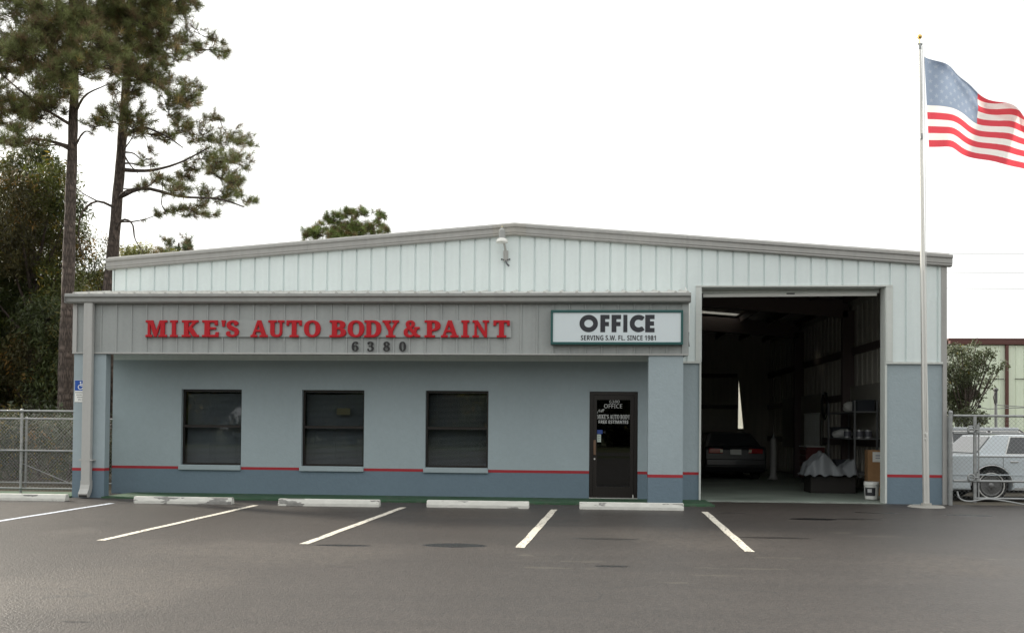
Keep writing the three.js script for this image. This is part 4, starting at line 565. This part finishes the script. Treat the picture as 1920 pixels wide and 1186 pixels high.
  part('cabinet_body', rbox(-0.4, 0.4, 0.12, 0.98, -0.25, 0.22, 0.01), tm, tc); for (let i = 0; i < 5; i++) { const d = part('drawer', rbox(-0.37, 0.37, 0.16 + i * 0.16, 0.30 + i * 0.16, 0.222, 0.24, 0.006), tm, tc); part('drawer_handle', rbox(-0.3, 0.3, 0.265 + i * 0.16, 0.285 + i * 0.16, 0.241, 0.26, 0.004), M.chrome, d); }
  part('worktop', rbox(-0.42, 0.42, 0.982, 1.01, -0.27, 0.25, 0.006), M.jamb, tc); for (const [x, z] of [[-0.33, -0.18], [0.33, -0.18], [-0.33, 0.16], [0.33, 0.16]]) part('castor', new THREE.CylinderGeometry(0.055, 0.055, 0.04, 16).rotateZ(Math.PI / 2).translate(x, 0.056, z), M.rubber, tc);
  const st = thing('shop_vacuum', 'white upright canister standing by the dark sedan in the garage', 'canister', [5.55, 0.012, -8.6]);
  part('tank', new THREE.LatheGeometry([[0, 0], [0.13, 0], [0.13, 0.08], [0.095, 0.12], [0.095, 1.1], [0.07, 1.2], [0, 1.22]].map(([a, b]) => new THREE.Vector2(a, b)), 24), mat([0.3, 0.3, 0.29], 0.5), st); part('valve', rod([0, 1.2, 0], [0, 1.32, 0], 0.03, 10), M.galv, st);
}

// ---------------------------------------------------------------- neighbouring building and service mast
{
  const n = thing('green_metal_building', 'pale green metal warehouse with brown trim beyond the parked cars', 'building', [13.9, 0, -18]), gm = mat(null, 0.55, { map: streak(0.74, 0.81, 0.67, 0.08, 151) }), br = mat([0.10, 0.035, 0.028], 0.55);
  const wallN = part('wall', [box(0.16, 24, 0, 4.75, -20, -0.05)], gm, n), pw = 0.9144;
  for (let k = 0; k < 26; k++) { const x0 = 0.16 + k * pw, x1 = x0 + pw, pr = []; for (let j = 0; j < 3; j++) { const a = x0 + j * pw / 3; pr.push([a, 0.0], [a + pw / 3 - 0.07, 0.0], [a + pw / 3 - 0.05, 0.03], [a + pw / 3 - 0.02, 0.03]); } pr.push([x1, 0.0]); part('siding_panel', pan(x0, x1, () => 0.05, () => 4.74, pr), gm, wallN); }
  part('eave_trim', rbox(0.1, 24.1, 4.76, 4.93, -0.1, 0.12, 0.02), br, n); part('roof', slab([[0.05, 4.94], [24.1, 4.94], [24.1, 5.0], [12, 5.0], [0.05, 5.0]], -20, 0.1), br, n);
  part('eave_trim', box(-0.25, 0.08, 4.66, 4.82, -20, 0.0), br, n); part('end_wall', box(-0.14, 0.15, 0, 4.64, -20, -0.1), mat([0.6, 0.6, 0.56], 0.6), n);
  for (const x of [2.19, 9.6]) part('downspout', rbox(x - 0.055, x + 0.055, 0.1, 4.74, 0.034, 0.13, 0.015), br, n);
  part('wall_cable', rod([2.5, 3.47, 0.04], [24, 3.5, 0.04], 0.012, 5), M.dark, n); part('wall_cable', rod([0.4, 3.47, 0.04], [2.1, 3.465, 0.04], 0.012, 5), M.dark, n);
  const m = thing('service_mast', 'grey electric service mast with insulators in front of the green building', 'mast', [12.36, 0, -10]);
  part('conduit', rod([0, 0, 0], [-0.03, 2.3, 0], 0.042, 12), M.galv, m); part('weatherhead', [new THREE.SphereGeometry(0.075, 14, 10).scale(1, 0.8, 1).translate(-0.03, 2.70, 0), rod([-0.03, 2.3, 0], [-0.03, 2.66, 0], 0.05, 10)], mat([0.10, 0.10, 0.10], 0.6), m);
  part('service_wire', taper([[-0.02, 2.66, 0.06], [-0.12, 2.5, 0.08], [-0.06, 2.25, 0.06]], 0.014, 0.014, 5, 8), M.black, m);
  part('insulator', [new THREE.SphereGeometry(0.055, 10, 8).translate(-0.5, 2.2, 0)], M.dark, m);
  part('service_wire', taper([[-0.5, 2.18, 0], [-0.2, 2.12, 0], [0.1, 2.15, 0], [1.4, 2.22, -0.4], [3.4, 2.6, -1]], 0.012, 0.012, 5, 16), M.wire, m);
  part('service_wire', taper([[0.0, 2.25, 0], [0.4, 2.22, 0], [1.6, 2.24, -0.4], [4, 2.9, -1]], 0.012, 0.012, 5, 16), M.wire, m);
  for (const [y, dz, s] of [[11.4, 0, 'uppermost'], [10.3, 0.4, 'middle'], [9.5, 0, 'lowest']]) single('power_line', taper([[8, y, -34 + dz], [26, y - 0.25, -34 + dz], [52, y + 0.1, -33 + dz]], 0.011, 0.011, 5, 20), M.wire, s + ' of three thin overhead power lines above the green building', 'power line', [0, 0, 0], 0, 'overhead power lines');
}

// ---------------------------------------------------------------- trees
const barkMap = tex(256, 512, (u, v) => { const p = fbm(u, v, 8, 3, 4), c = Math.abs(vnoise(u * 14 + 2 * p, v * 7, 14, 9) - 0.5) * 2, n = 0.35 + 0.9 * c * (0.6 + 0.8 * fbm(u, v, 40, 5, 2)); return [0.135 * n, 0.105 * n, 0.09 * n]; }, [0.5, 1.2]);
const barkBump = tex(256, 512, (u, v) => Math.abs(vnoise(u * 14 + 2 * fbm(u, v, 8, 3, 4), v * 7, 14, 9) - 0.5) * 2, [0.5, 1.2], false);
M.bark = mat(null, 0.95, { map: barkMap, bumpMap: barkBump, bumpScale: 0.03 });
M.needle = mat([1, 1, 1], 0.7); M.leaf = mat([1, 1, 1], 0.6, { transmission: 0.4, thickness: 0 });
function tuftGeo(n, len, w) {                              // a brush of needles round a shoot pointing up
  const pos = [];
  for (let i = 0; i < n; i++) {
    const a = rnd() * 6.283, up = rr(-0.1, 1), r = Math.sqrt(Math.max(0, 1 - up * up)), d = V(Math.cos(a) * r, up, Math.sin(a) * r).normalize(), o = V(0, rr(-0.10, 0.05), 0), L = len * rr(0.75, 1.1);
    const s = d.clone().cross(V(rr(-1, 1), rr(-1, 1), rr(-1, 1))).normalize().multiplyScalar(w), tip = o.clone().addScaledVector(d, L).add(V(0, -0.03 * rnd(), 0));
    pos.push(o.x - s.x, o.y - s.y, o.z - s.z, o.x + s.x, o.y + s.y, o.z + s.z, tip.x, tip.y, tip.z);
  }
  const g = new THREE.BufferGeometry(); g.setAttribute('position', new THREE.Float32BufferAttribute(pos, 3)); g.computeVertexNormals(); return g;
}
function leafGeo(n, len, wid, spread, droop) {             // a spray of pointed leaves, each folded along its middle
  const pos = [];
  for (let i = 0; i < n; i++) {
    const o = V(rr(-1, 1), rr(-1, 1), rr(-1, 1)).multiplyScalar(spread), d = V(rr(-1, 1), rr(-1, 0.7) - droop, rr(-1, 1)).normalize(), s = d.clone().cross(V(rr(-1, 1), rr(-1, 1), rr(-1, 1))).normalize(), u = d.clone().cross(s), L = len * rr(0.7, 1.2);
    const A = o, T = o.clone().addScaledVector(d, L), m = o.clone().addScaledVector(d, L * 0.45), P = m.clone().addScaledVector(s, wid).addScaledVector(u, wid * 0.4), Q = m.clone().addScaledVector(s, -wid).addScaledVector(u, wid * 0.4);
    for (const q of [A, P, T, A, T, Q]) pos.push(q.x, q.y, q.z);
  }
  const g = new THREE.BufferGeometry(); g.setAttribute('position', new THREE.Float32BufferAttribute(pos, 3)); g.computeVertexNormals(); return g;
}
const TUFT = [tuftGeo(36, 0.23, 0.0050), tuftGeo(28, 0.26, 0.0052)], SMALLTUFT = tuftGeo(28, 0.26, 0.009), LEAF = leafGeo(16, 0.13, 0.016, 0.15, 0.4), LEAFWIDE = leafGeo(18, 0.085, 0.024, 0.13, 0.1), LEAFFAR = leafGeo(22, 0.36, 0.10, 0.5, 0.1);
function crown(parent, geo, m, list, tint) {               // list of [position, quaternion, scale]
  const o = new THREE.InstancedMesh(geo, m, list.length), M4 = new THREE.Matrix4(), c = new THREE.Color();
  list.forEach(([p, q, s, hue = [1, 1, 1]], i) => { M4.compose(p, q, V(s, s, s)); o.setMatrixAt(i, M4); const [a, b, d] = tint(); c.setRGB(a * hue[0], b * hue[1], d * hue[2]); o.setColorAt(i, c); });
  o.name = 'crown'; o.castShadow = o.receiveShadow = true; o.userData.kind = 'stuff'; parent.add(o); return o;
}
const UP = V(0, 1, 0), inBall = () => { let v; do v = V(rr(-1, 1), rr(-1, 1), rr(-1, 1)); while (v.lengthSq() > 1); return v; };
function pine(label, base, axis, blobs, o) {               // axis: trunk points above the base; blobs in the world
  const t = thing('pine_tree', label, 'tree', base), B = V(...base), tr = axis.map((p) => V(...p).sub(B)), curve = new THREE.CatmullRomCurve3(tr), topY = tr.at(-1).y;
  part('trunk', taper(tr, o.r0, o.r1, 14, 40, 0.16), M.bark, t);
  const onTrunk = (y) => { let best = curve.getPoint(0); for (let i = 0; i <= 60; i++) { const p = curve.getPoint(i / 60); if (Math.abs(p.y - y) < Math.abs(best.y - y)) best = p; } return best.clone(); };
  const tufts = [[], []], twigs = [];
  const put = (p, d, s) => tufts[rnd() < 0.5 ? 0 : 1].push([p, new THREE.Quaternion().setFromUnitVectors(UP, d), o.size * s]);
  const all = blobs.flatMap(([x, y, z, r]) => { const c = V(x, y, z).sub(B), l = [{ c, r: r * 0.78 }]; for (let k = 0; k < o.sats; k++) { const d = inBall().normalize(); d.y *= 0.7; l.push({ c: c.clone().addScaledVector(d, r * rr(0.9, 1.45)), r: r * rr(0.3, 0.55) }); } return l; }), gap = (e) => { const q = onTrunk(e.c.y); return q.distanceTo(e.c); }, done = [];
  all.sort((p, q) => gap(p) - gap(q));
  for (const e of all) {
    const { c, r } = e, reach = gap(e); let from = onTrunk(clamp(c.y - reach * rr(0.0, 0.3), 1.5, topY - 0.4)), best = from.distanceTo(c) * 0.72, joined = false;
    for (const q of done) { const d = q.c.distanceTo(c); if (d < best && gap(q) < reach - 0.1) { best = d; from = q.mid.clone().lerp(q.c, rr(0.3, 0.9)); joined = true; } }
    const L = from.distanceTo(c), br = clamp(0.016 + 0.013 * L, 0.016, 0.07) * o.branch * (joined ? 0.6 : 1), side = V(rr(-1, 1), rr(-0.4, 0.6), rr(-1, 1)).multiplyScalar(0.13 * L);
    const m1 = from.clone().lerp(c, 0.35).add(side).add(V(0, -0.05 * L, 0)), m2 = from.clone().lerp(c, 0.7).addScaledVector(side, -0.6).add(V(0, -0.07 * L, 0));
    part('branch', taper([from, m1, m2, c], br, br * 0.3, 6, 14, 0.3), M.bark, t); e.mid = m2; done.push(e);
    const bough = new THREE.CatmullRomCurve3([from, m1, m2, c]), out = c.clone().sub(m1).setY(0).normalize(), n = Math.round(o.density * Math.pow(r / 0.4, 1.35)) + 2;
    const spray = (s, dir, len, r0) => {                    // a side shoot lined with brushes of needles, turning up at its end
      const mid = s.clone().addScaledVector(dir, len * 0.55).add(V(rr(-0.06, 0.06), -0.05 * len, rr(-0.06, 0.06))), tip = s.clone().addScaledVector(dir, len).add(V(0, 0.16 * len, 0)), cv = new THREE.QuadraticBezierCurve3(s, mid, tip);
      twigs.push(taper([s, mid, tip], r0, 0.005, 3, 3));
      const m = Math.max(2, Math.round(len * 0.72 / (0.115 * o.size)));
      for (let k = 0; k < m; k++) { const q = clamp(1 - k / m * 0.74 + rr(-0.04, 0.04), 0, 1), d = cv.getTangent(q).multiplyScalar(0.9).add(inBall().multiplyScalar(k ? 0.75 : 0.25)).add(V(0, 0.25, 0)).normalize(); put(cv.getPoint(q).add(inBall().multiplyScalar(0.035)), d, rr(0.75, 1.15)); }
      return cv;
    };
    for (let i = 0; i < n; i++) {
      const q = 1 - 0.55 * Math.pow(rnd(), 1.3), d = inBall().normalize(); d.y = d.y * 0.55 + 0.12; d.addScaledVector(out, 0.45).normalize();
      const len = r * rr(0.8, 1.7), cv = spray(bough.getPoint(q), d, len, 0.013 * o.branch);
      if (len > 0.5) for (let k = 0; k < 2; k++) { const e = cv.getTangent(0.5).add(inBall().multiplyScalar(0.9)).normalize(); spray(cv.getPoint(rr(0.35, 0.8)), e, len * rr(0.3, 0.5), 0.008); }
    }
  }
  for (const [pts, r] of o.dead ?? []) part('dead_branch', taper(pts.map((p) => V(...p).sub(B)), r, r * 0.3, 6, 14, 0.3), M.bark, t);
  part('twigs', twigs, M.bark, t).userData.kind = 'stuff';
  const tint = () => { const k = rnd(), b = rr(0.7, 1.3), y = rnd() < 0.05 ? 1 : 0; return k < 0.30 ? [0.22 * b, 0.155 * b, 0.08 * b] : y ? [0.30 * b, 0.22 * b, 0.07 * b] : [o.green[0] * b, o.green[1] * b, o.green[2] * b]; };
  tufts.forEach((l, i) => l.length && crown(t, o.geo ?? TUFT[i], M.needle, l, tint)); return t;
}
const PG = [0.19, 0.215, 0.075];
pine('tall pine with straight grey trunk rising beside the corner pillar', [-14.72, -0.03, -7], [[-14.72, -0.03, -7], [-14.70, 3, -7], [-14.66, 7.5, -7], [-14.60, 11, -7], [-14.62, 14, -7], [-14.7, 16.6, -7]], PINE_A, { r0: 0.25, r1: 0.06, density: 17, sats: 2, size: 1, branch: 1, green: PG,
  dead: [[[[-14.62, 9.4, -7], [-15.3, 9.5, -6.6], [-16.4, 9.35, -6.2], [-17.2, 8.9, -6]], 0.05], [[[-14.62, 9.3, -7], [-14.1, 9.75, -6.7], [-13.7, 9.6, -6.5]], 0.04], [[[-14.6, 10.0, -7], [-15.4, 10.5, -6.4], [-16.2, 11.2, -6]], 0.05], [[[-14.6, 10.3, -7], [-14.0, 10.7, -6.5], [-13.2, 10.9, -6.2]], 0.045]] });
pine('tall dark pine leaning slightly, its long boughs reaching over the shop roof', [-15.0, -0.03, -9], [[-15.0, -0.03, -9], [-14.75, 3, -9], [-14.45, 6, -9], [-14.16, 10.2, -9], [-13.96, 14.4, -9], [-13.9, 17.2, -9]], PINE_B, { r0: 0.27, r1: 0.06, density: 15, sats: 2, size: 1, branch: 1, green: PG,
  dead: [[[[-14.3, 8.1, -9], [-14.75, 8.25, -8.7], [-15.1, 7.9, -8.5], [-15.15, 7.0, -8.4], [-14.95, 6.4, -8.4]], 0.04], [[[-14.75, 8.25, -8.7], [-15.2, 8.5, -8.6], [-15.6, 8.9, -8.5]], 0.025], [[[-14.35, 7.3, -9], [-13.9, 7.65, -8.6], [-13.5, 7.5, -8.4], [-13.35, 7.0, -8.3], [-13.05, 6.6, -8.2]], 0.045], [[[-14.2, 9.3, -9], [-13.2, 9.2, -8.8], [-12.2, 9.4, -8.7], [-11.3, 9.9, -8.8]], 0.065], [[[-14.28, 8.4, -9], [-13.3, 8.6, -8.6], [-12.0, 8.3, -8.4], [-10.6, 8.1, -8.0], [-9.8, 7.8, -7.7]], 0.065], [[[-14.15, 10.3, -9], [-13.4, 10.5, -8.7], [-12.6, 10.2, -8.6], [-12.0, 9.8, -8.5]], 0.05], [[[-14.18, 9.9, -9], [-13.8, 9.4, -8.8], [-13.5, 9.1, -8.7]], 0.04]] });
pine('rounded green pine crown showing above the roof slope', [-12.2, -0.03, -30], [[-12.2, -0.03, -30], [-12.25, 5, -30], [-12.2, 9, -30], [-12.1, 12.6, -30]], PINE_C, { r0: 0.22, r1: 0.05, density: 16, sats: 2, size: 1.1, branch: 0.9, green: [0.20, 0.26, 0.075], geo: SMALLTUFT });
pine('small twin tipped pine just above the roof end', [-19.3, -0.03, -25], [[-19.3, -0.03, -25], [-19.3, 5, -25], [-19.25, 10.2, -24.9]], PINE_D, { r0: 0.16, r1: 0.04, density: 13, sats: 1, size: 1.0, branch: 0.8, green: [0.11, 0.15, 0.06], geo: SMALLTUFT });
function broad(label, base, blobs, o) {
  const t = thing(o.name ?? 'broadleaf_tree', label, o.category ?? 'tree', base), B = V(...base), limbs = [], leaves = [], cs = blobs.map(([x, y, z, r]) => [V(x, y, z).sub(B), r]), top = Math.max(...cs.map(([c]) => c.y));
  const cx = cs.reduce((s, [c]) => s + c.x, 0) / cs.length, cz = cs.reduce((s, [c]) => s + c.z, 0) / cs.length, axis = [V(0, 0, 0), V(cx * 0.3, top * 0.3, cz * 0.3), V(cx * 0.8, top * 0.6, cz * 0.8), V(cx, top * 0.92, cz)], curve = new THREE.CatmullRomCurve3(axis);
  part('trunk', taper(axis, o.r0, 0.03, 10, 20, 0.2), M.bark, t);
  for (const [c, r] of cs) {
    const from = curve.getPoint(clamp((c.y - 0.6) / top * 0.8, 0.08, 0.95)), n = Math.round(o.density * Math.pow(r / 0.5, 2.3)) + 3;
    limbs.push(taper([from, from.clone().lerp(c, 0.5).add(V(0, -0.12, 0)), c], o.r0 * 0.25, 0.012, 5, 6, 0.2));
    const hue = o.plain ? [1, 1, 1] : rnd() < 0.3 ? [1.55, 1.4, 1.0] : rnd() < 0.25 ? [1.15, 0.8, 0.8] : [0.8, 0.85, 0.8];
    for (let i = 0; i < n; i++) { const d = inBall(); if (d.length() < 0.4 && rnd() < 0.4) d.normalize(); const p = c.clone().addScaledVector(d, r * 1.1); leaves.push([p, new THREE.Quaternion().setFromEuler(new THREE.Euler(rr(-0.7, 0.7), rr(0, 6.3), rr(-0.7, 0.7))), o.size * rr(0.75, 1.25), hue]); if (i % 9 === 0) limbs.push(taper([c, c.clone().lerp(p, 0.5).add(V(0, 0.04, 0)), p], 0.012, 0.004, 3, 3)); }
  }
  part('limbs', limbs, M.bark, t);
  crown(t, o.geo, M.leaf, leaves, () => { const b = rr(0.6, 1.35), y = rnd(); return y < (o.plain ? 0.03 : 0.10) ? [0.26 * b, 0.21 * b, 0.04 * b] : [o.green[0] * b, o.green[1] * b, o.green[2] * b]; }); return t;
}
broad('dense dark slender-leaved tree filling the corner behind the chain link fence', [-18.6, -0.03, -12], BROAD_A, { r0: 0.3, density: 52, size: 1.5, geo: LEAF, green: [0.085, 0.11, 0.022] });
broad('thin drooping slender-leaved tree between the two tall pines', [-16.9, -0.03, -14.2], BROAD_B, { r0: 0.14, density: 40, size: 1.1, geo: LEAF, green: [0.11, 0.135, 0.04] });
broad('yellow green shrubby treetop peeking over the roof end', [-18.4, -0.03, -20], SHRUB_Y, { r0: 0.16, density: 70, size: 1.1, geo: LEAF, green: [0.19, 0.21, 0.04] });
broad('small leafy oak growing beside the shop corner beyond the gate', [10.35, -0.03, -7.6], OAK.flatMap(([x, y, z, r]) => [[x, y, z, r * 0.75], [x + rr(0.1, 0.45), y + rr(-0.05, 0.3), z + rr(-0.3, 0.3), r * 0.35], [x + rr(-0.2, 0.35), y + rr(-0.2, 0.25), z + rr(-0.3, 0.3), r * 0.3]]), { r0: 0.045, density: 95, size: 0.95, geo: LEAFWIDE, green: [0.095, 0.115, 0.042], plain: true });
const hedge = (x, z, h, n) => { const l = []; for (let i = 0; i < n; i++) l.push([x + rr(-1.1, 1.1), rr(0.25, h), z + rr(-0.7, 0.7), rr(0.4, 0.6)]); return l; };
broad('low dark undergrowth bush behind the fence below the big tree', [-18.2, -0.03, -6], hedge(-18.2, -6, 1.9, 8), { name: 'undergrowth_bush', category: 'bush', r0: 0.06, density: 40, size: 1, geo: LEAF, green: [0.055, 0.065, 0.025] });
broad('low ferny bush behind the fence at the foot of the near pine', [-16.3, -0.03, -4.2], hedge(-16.3, -4.2, 1.1, 7), { name: 'undergrowth_bush', category: 'bush', r0: 0.05, density: 34, size: 1, geo: LEAF, green: [0.06, 0.06, 0.028] });
for (const [x, z, l] of [[-12.6, -3.4, 'leafy green bush behind the older fence next to the shop side wall'], [-14.0, -4.6, 'leafy green bush behind the older fence before the near pine trunk'], [-19.6, -3.6, 'leafy green bush behind the older fence away from the pines']]) broad(l, [x, -0.03, z], hedge(x, z, 1.35, 10), { name: 'undergrowth_bush', category: 'bush', r0: 0.05, density: 42, size: 1.2, geo: LEAF, green: [0.06, 0.085, 0.022] });
broad('scrubby brownish bush behind the fence between trunk and pillar', [-15.6, -0.03, -11], hedge(-15.6, -11, 1.3, 7), { name: 'undergrowth_bush', category: 'bush', r0: 0.05, density: 30, size: 1, geo: LEAF, green: [0.085, 0.075, 0.04] });
{
  const b = []; for (let i = 0; i < 34; i++) b.push([rr(-2.6, 2.6), rr(0.3, 7), rr(-1.4, 1.4), rr(0.6, 1.1)]);
  const w = broad('dim leafy tree in the woods behind the chain link fence', [0, -0.03, 0], b, { name: 'woodland_tree', r0: 0.18, density: 9, size: 1.05, geo: LEAFFAR, green: [0.055, 0.07, 0.022] }); w.userData.group = 'woods behind the fence'; w.position.set(-23, -0.03, -16);
  for (const [x, z] of [[-19.5, -20], [-16.2, -20.5], [-27, -13], [-24.5, -21.5], [-13.2, -24], [-29, -19], [-22.5, -9.5], [-27.5, -7]]) copy(w, [x, -0.03, z], rr(0, 6));
}
// the wooded lots across the street, which the window glass mirrors
{
  const b = []; for (let i = 0; i < 46; i++) b.push([rr(-3.6, 3.6), rr(0.8, 7.5), rr(-2, 2), rr(0.8, 1.4)]);
  const far = broad('leafy tree across the street mirrored darkly in the shop windows', [0, -0.03, 0], b, { name: 'street_tree', r0: 0.25, density: 7, size: 1.2, geo: LEAFFAR, green: [0.06, 0.085, 0.03] });
  far.userData.group = 'trees across the street'; far.position.set(-52, -0.03, 62);
  for (let i = 1; i < 17; i++) copy(far, [-52 + i * 6.4 + rr(-1, 1), -0.03, 60 + rr(-4, 4)], rr(0, 6));
}
renderer.render(scene, camera);
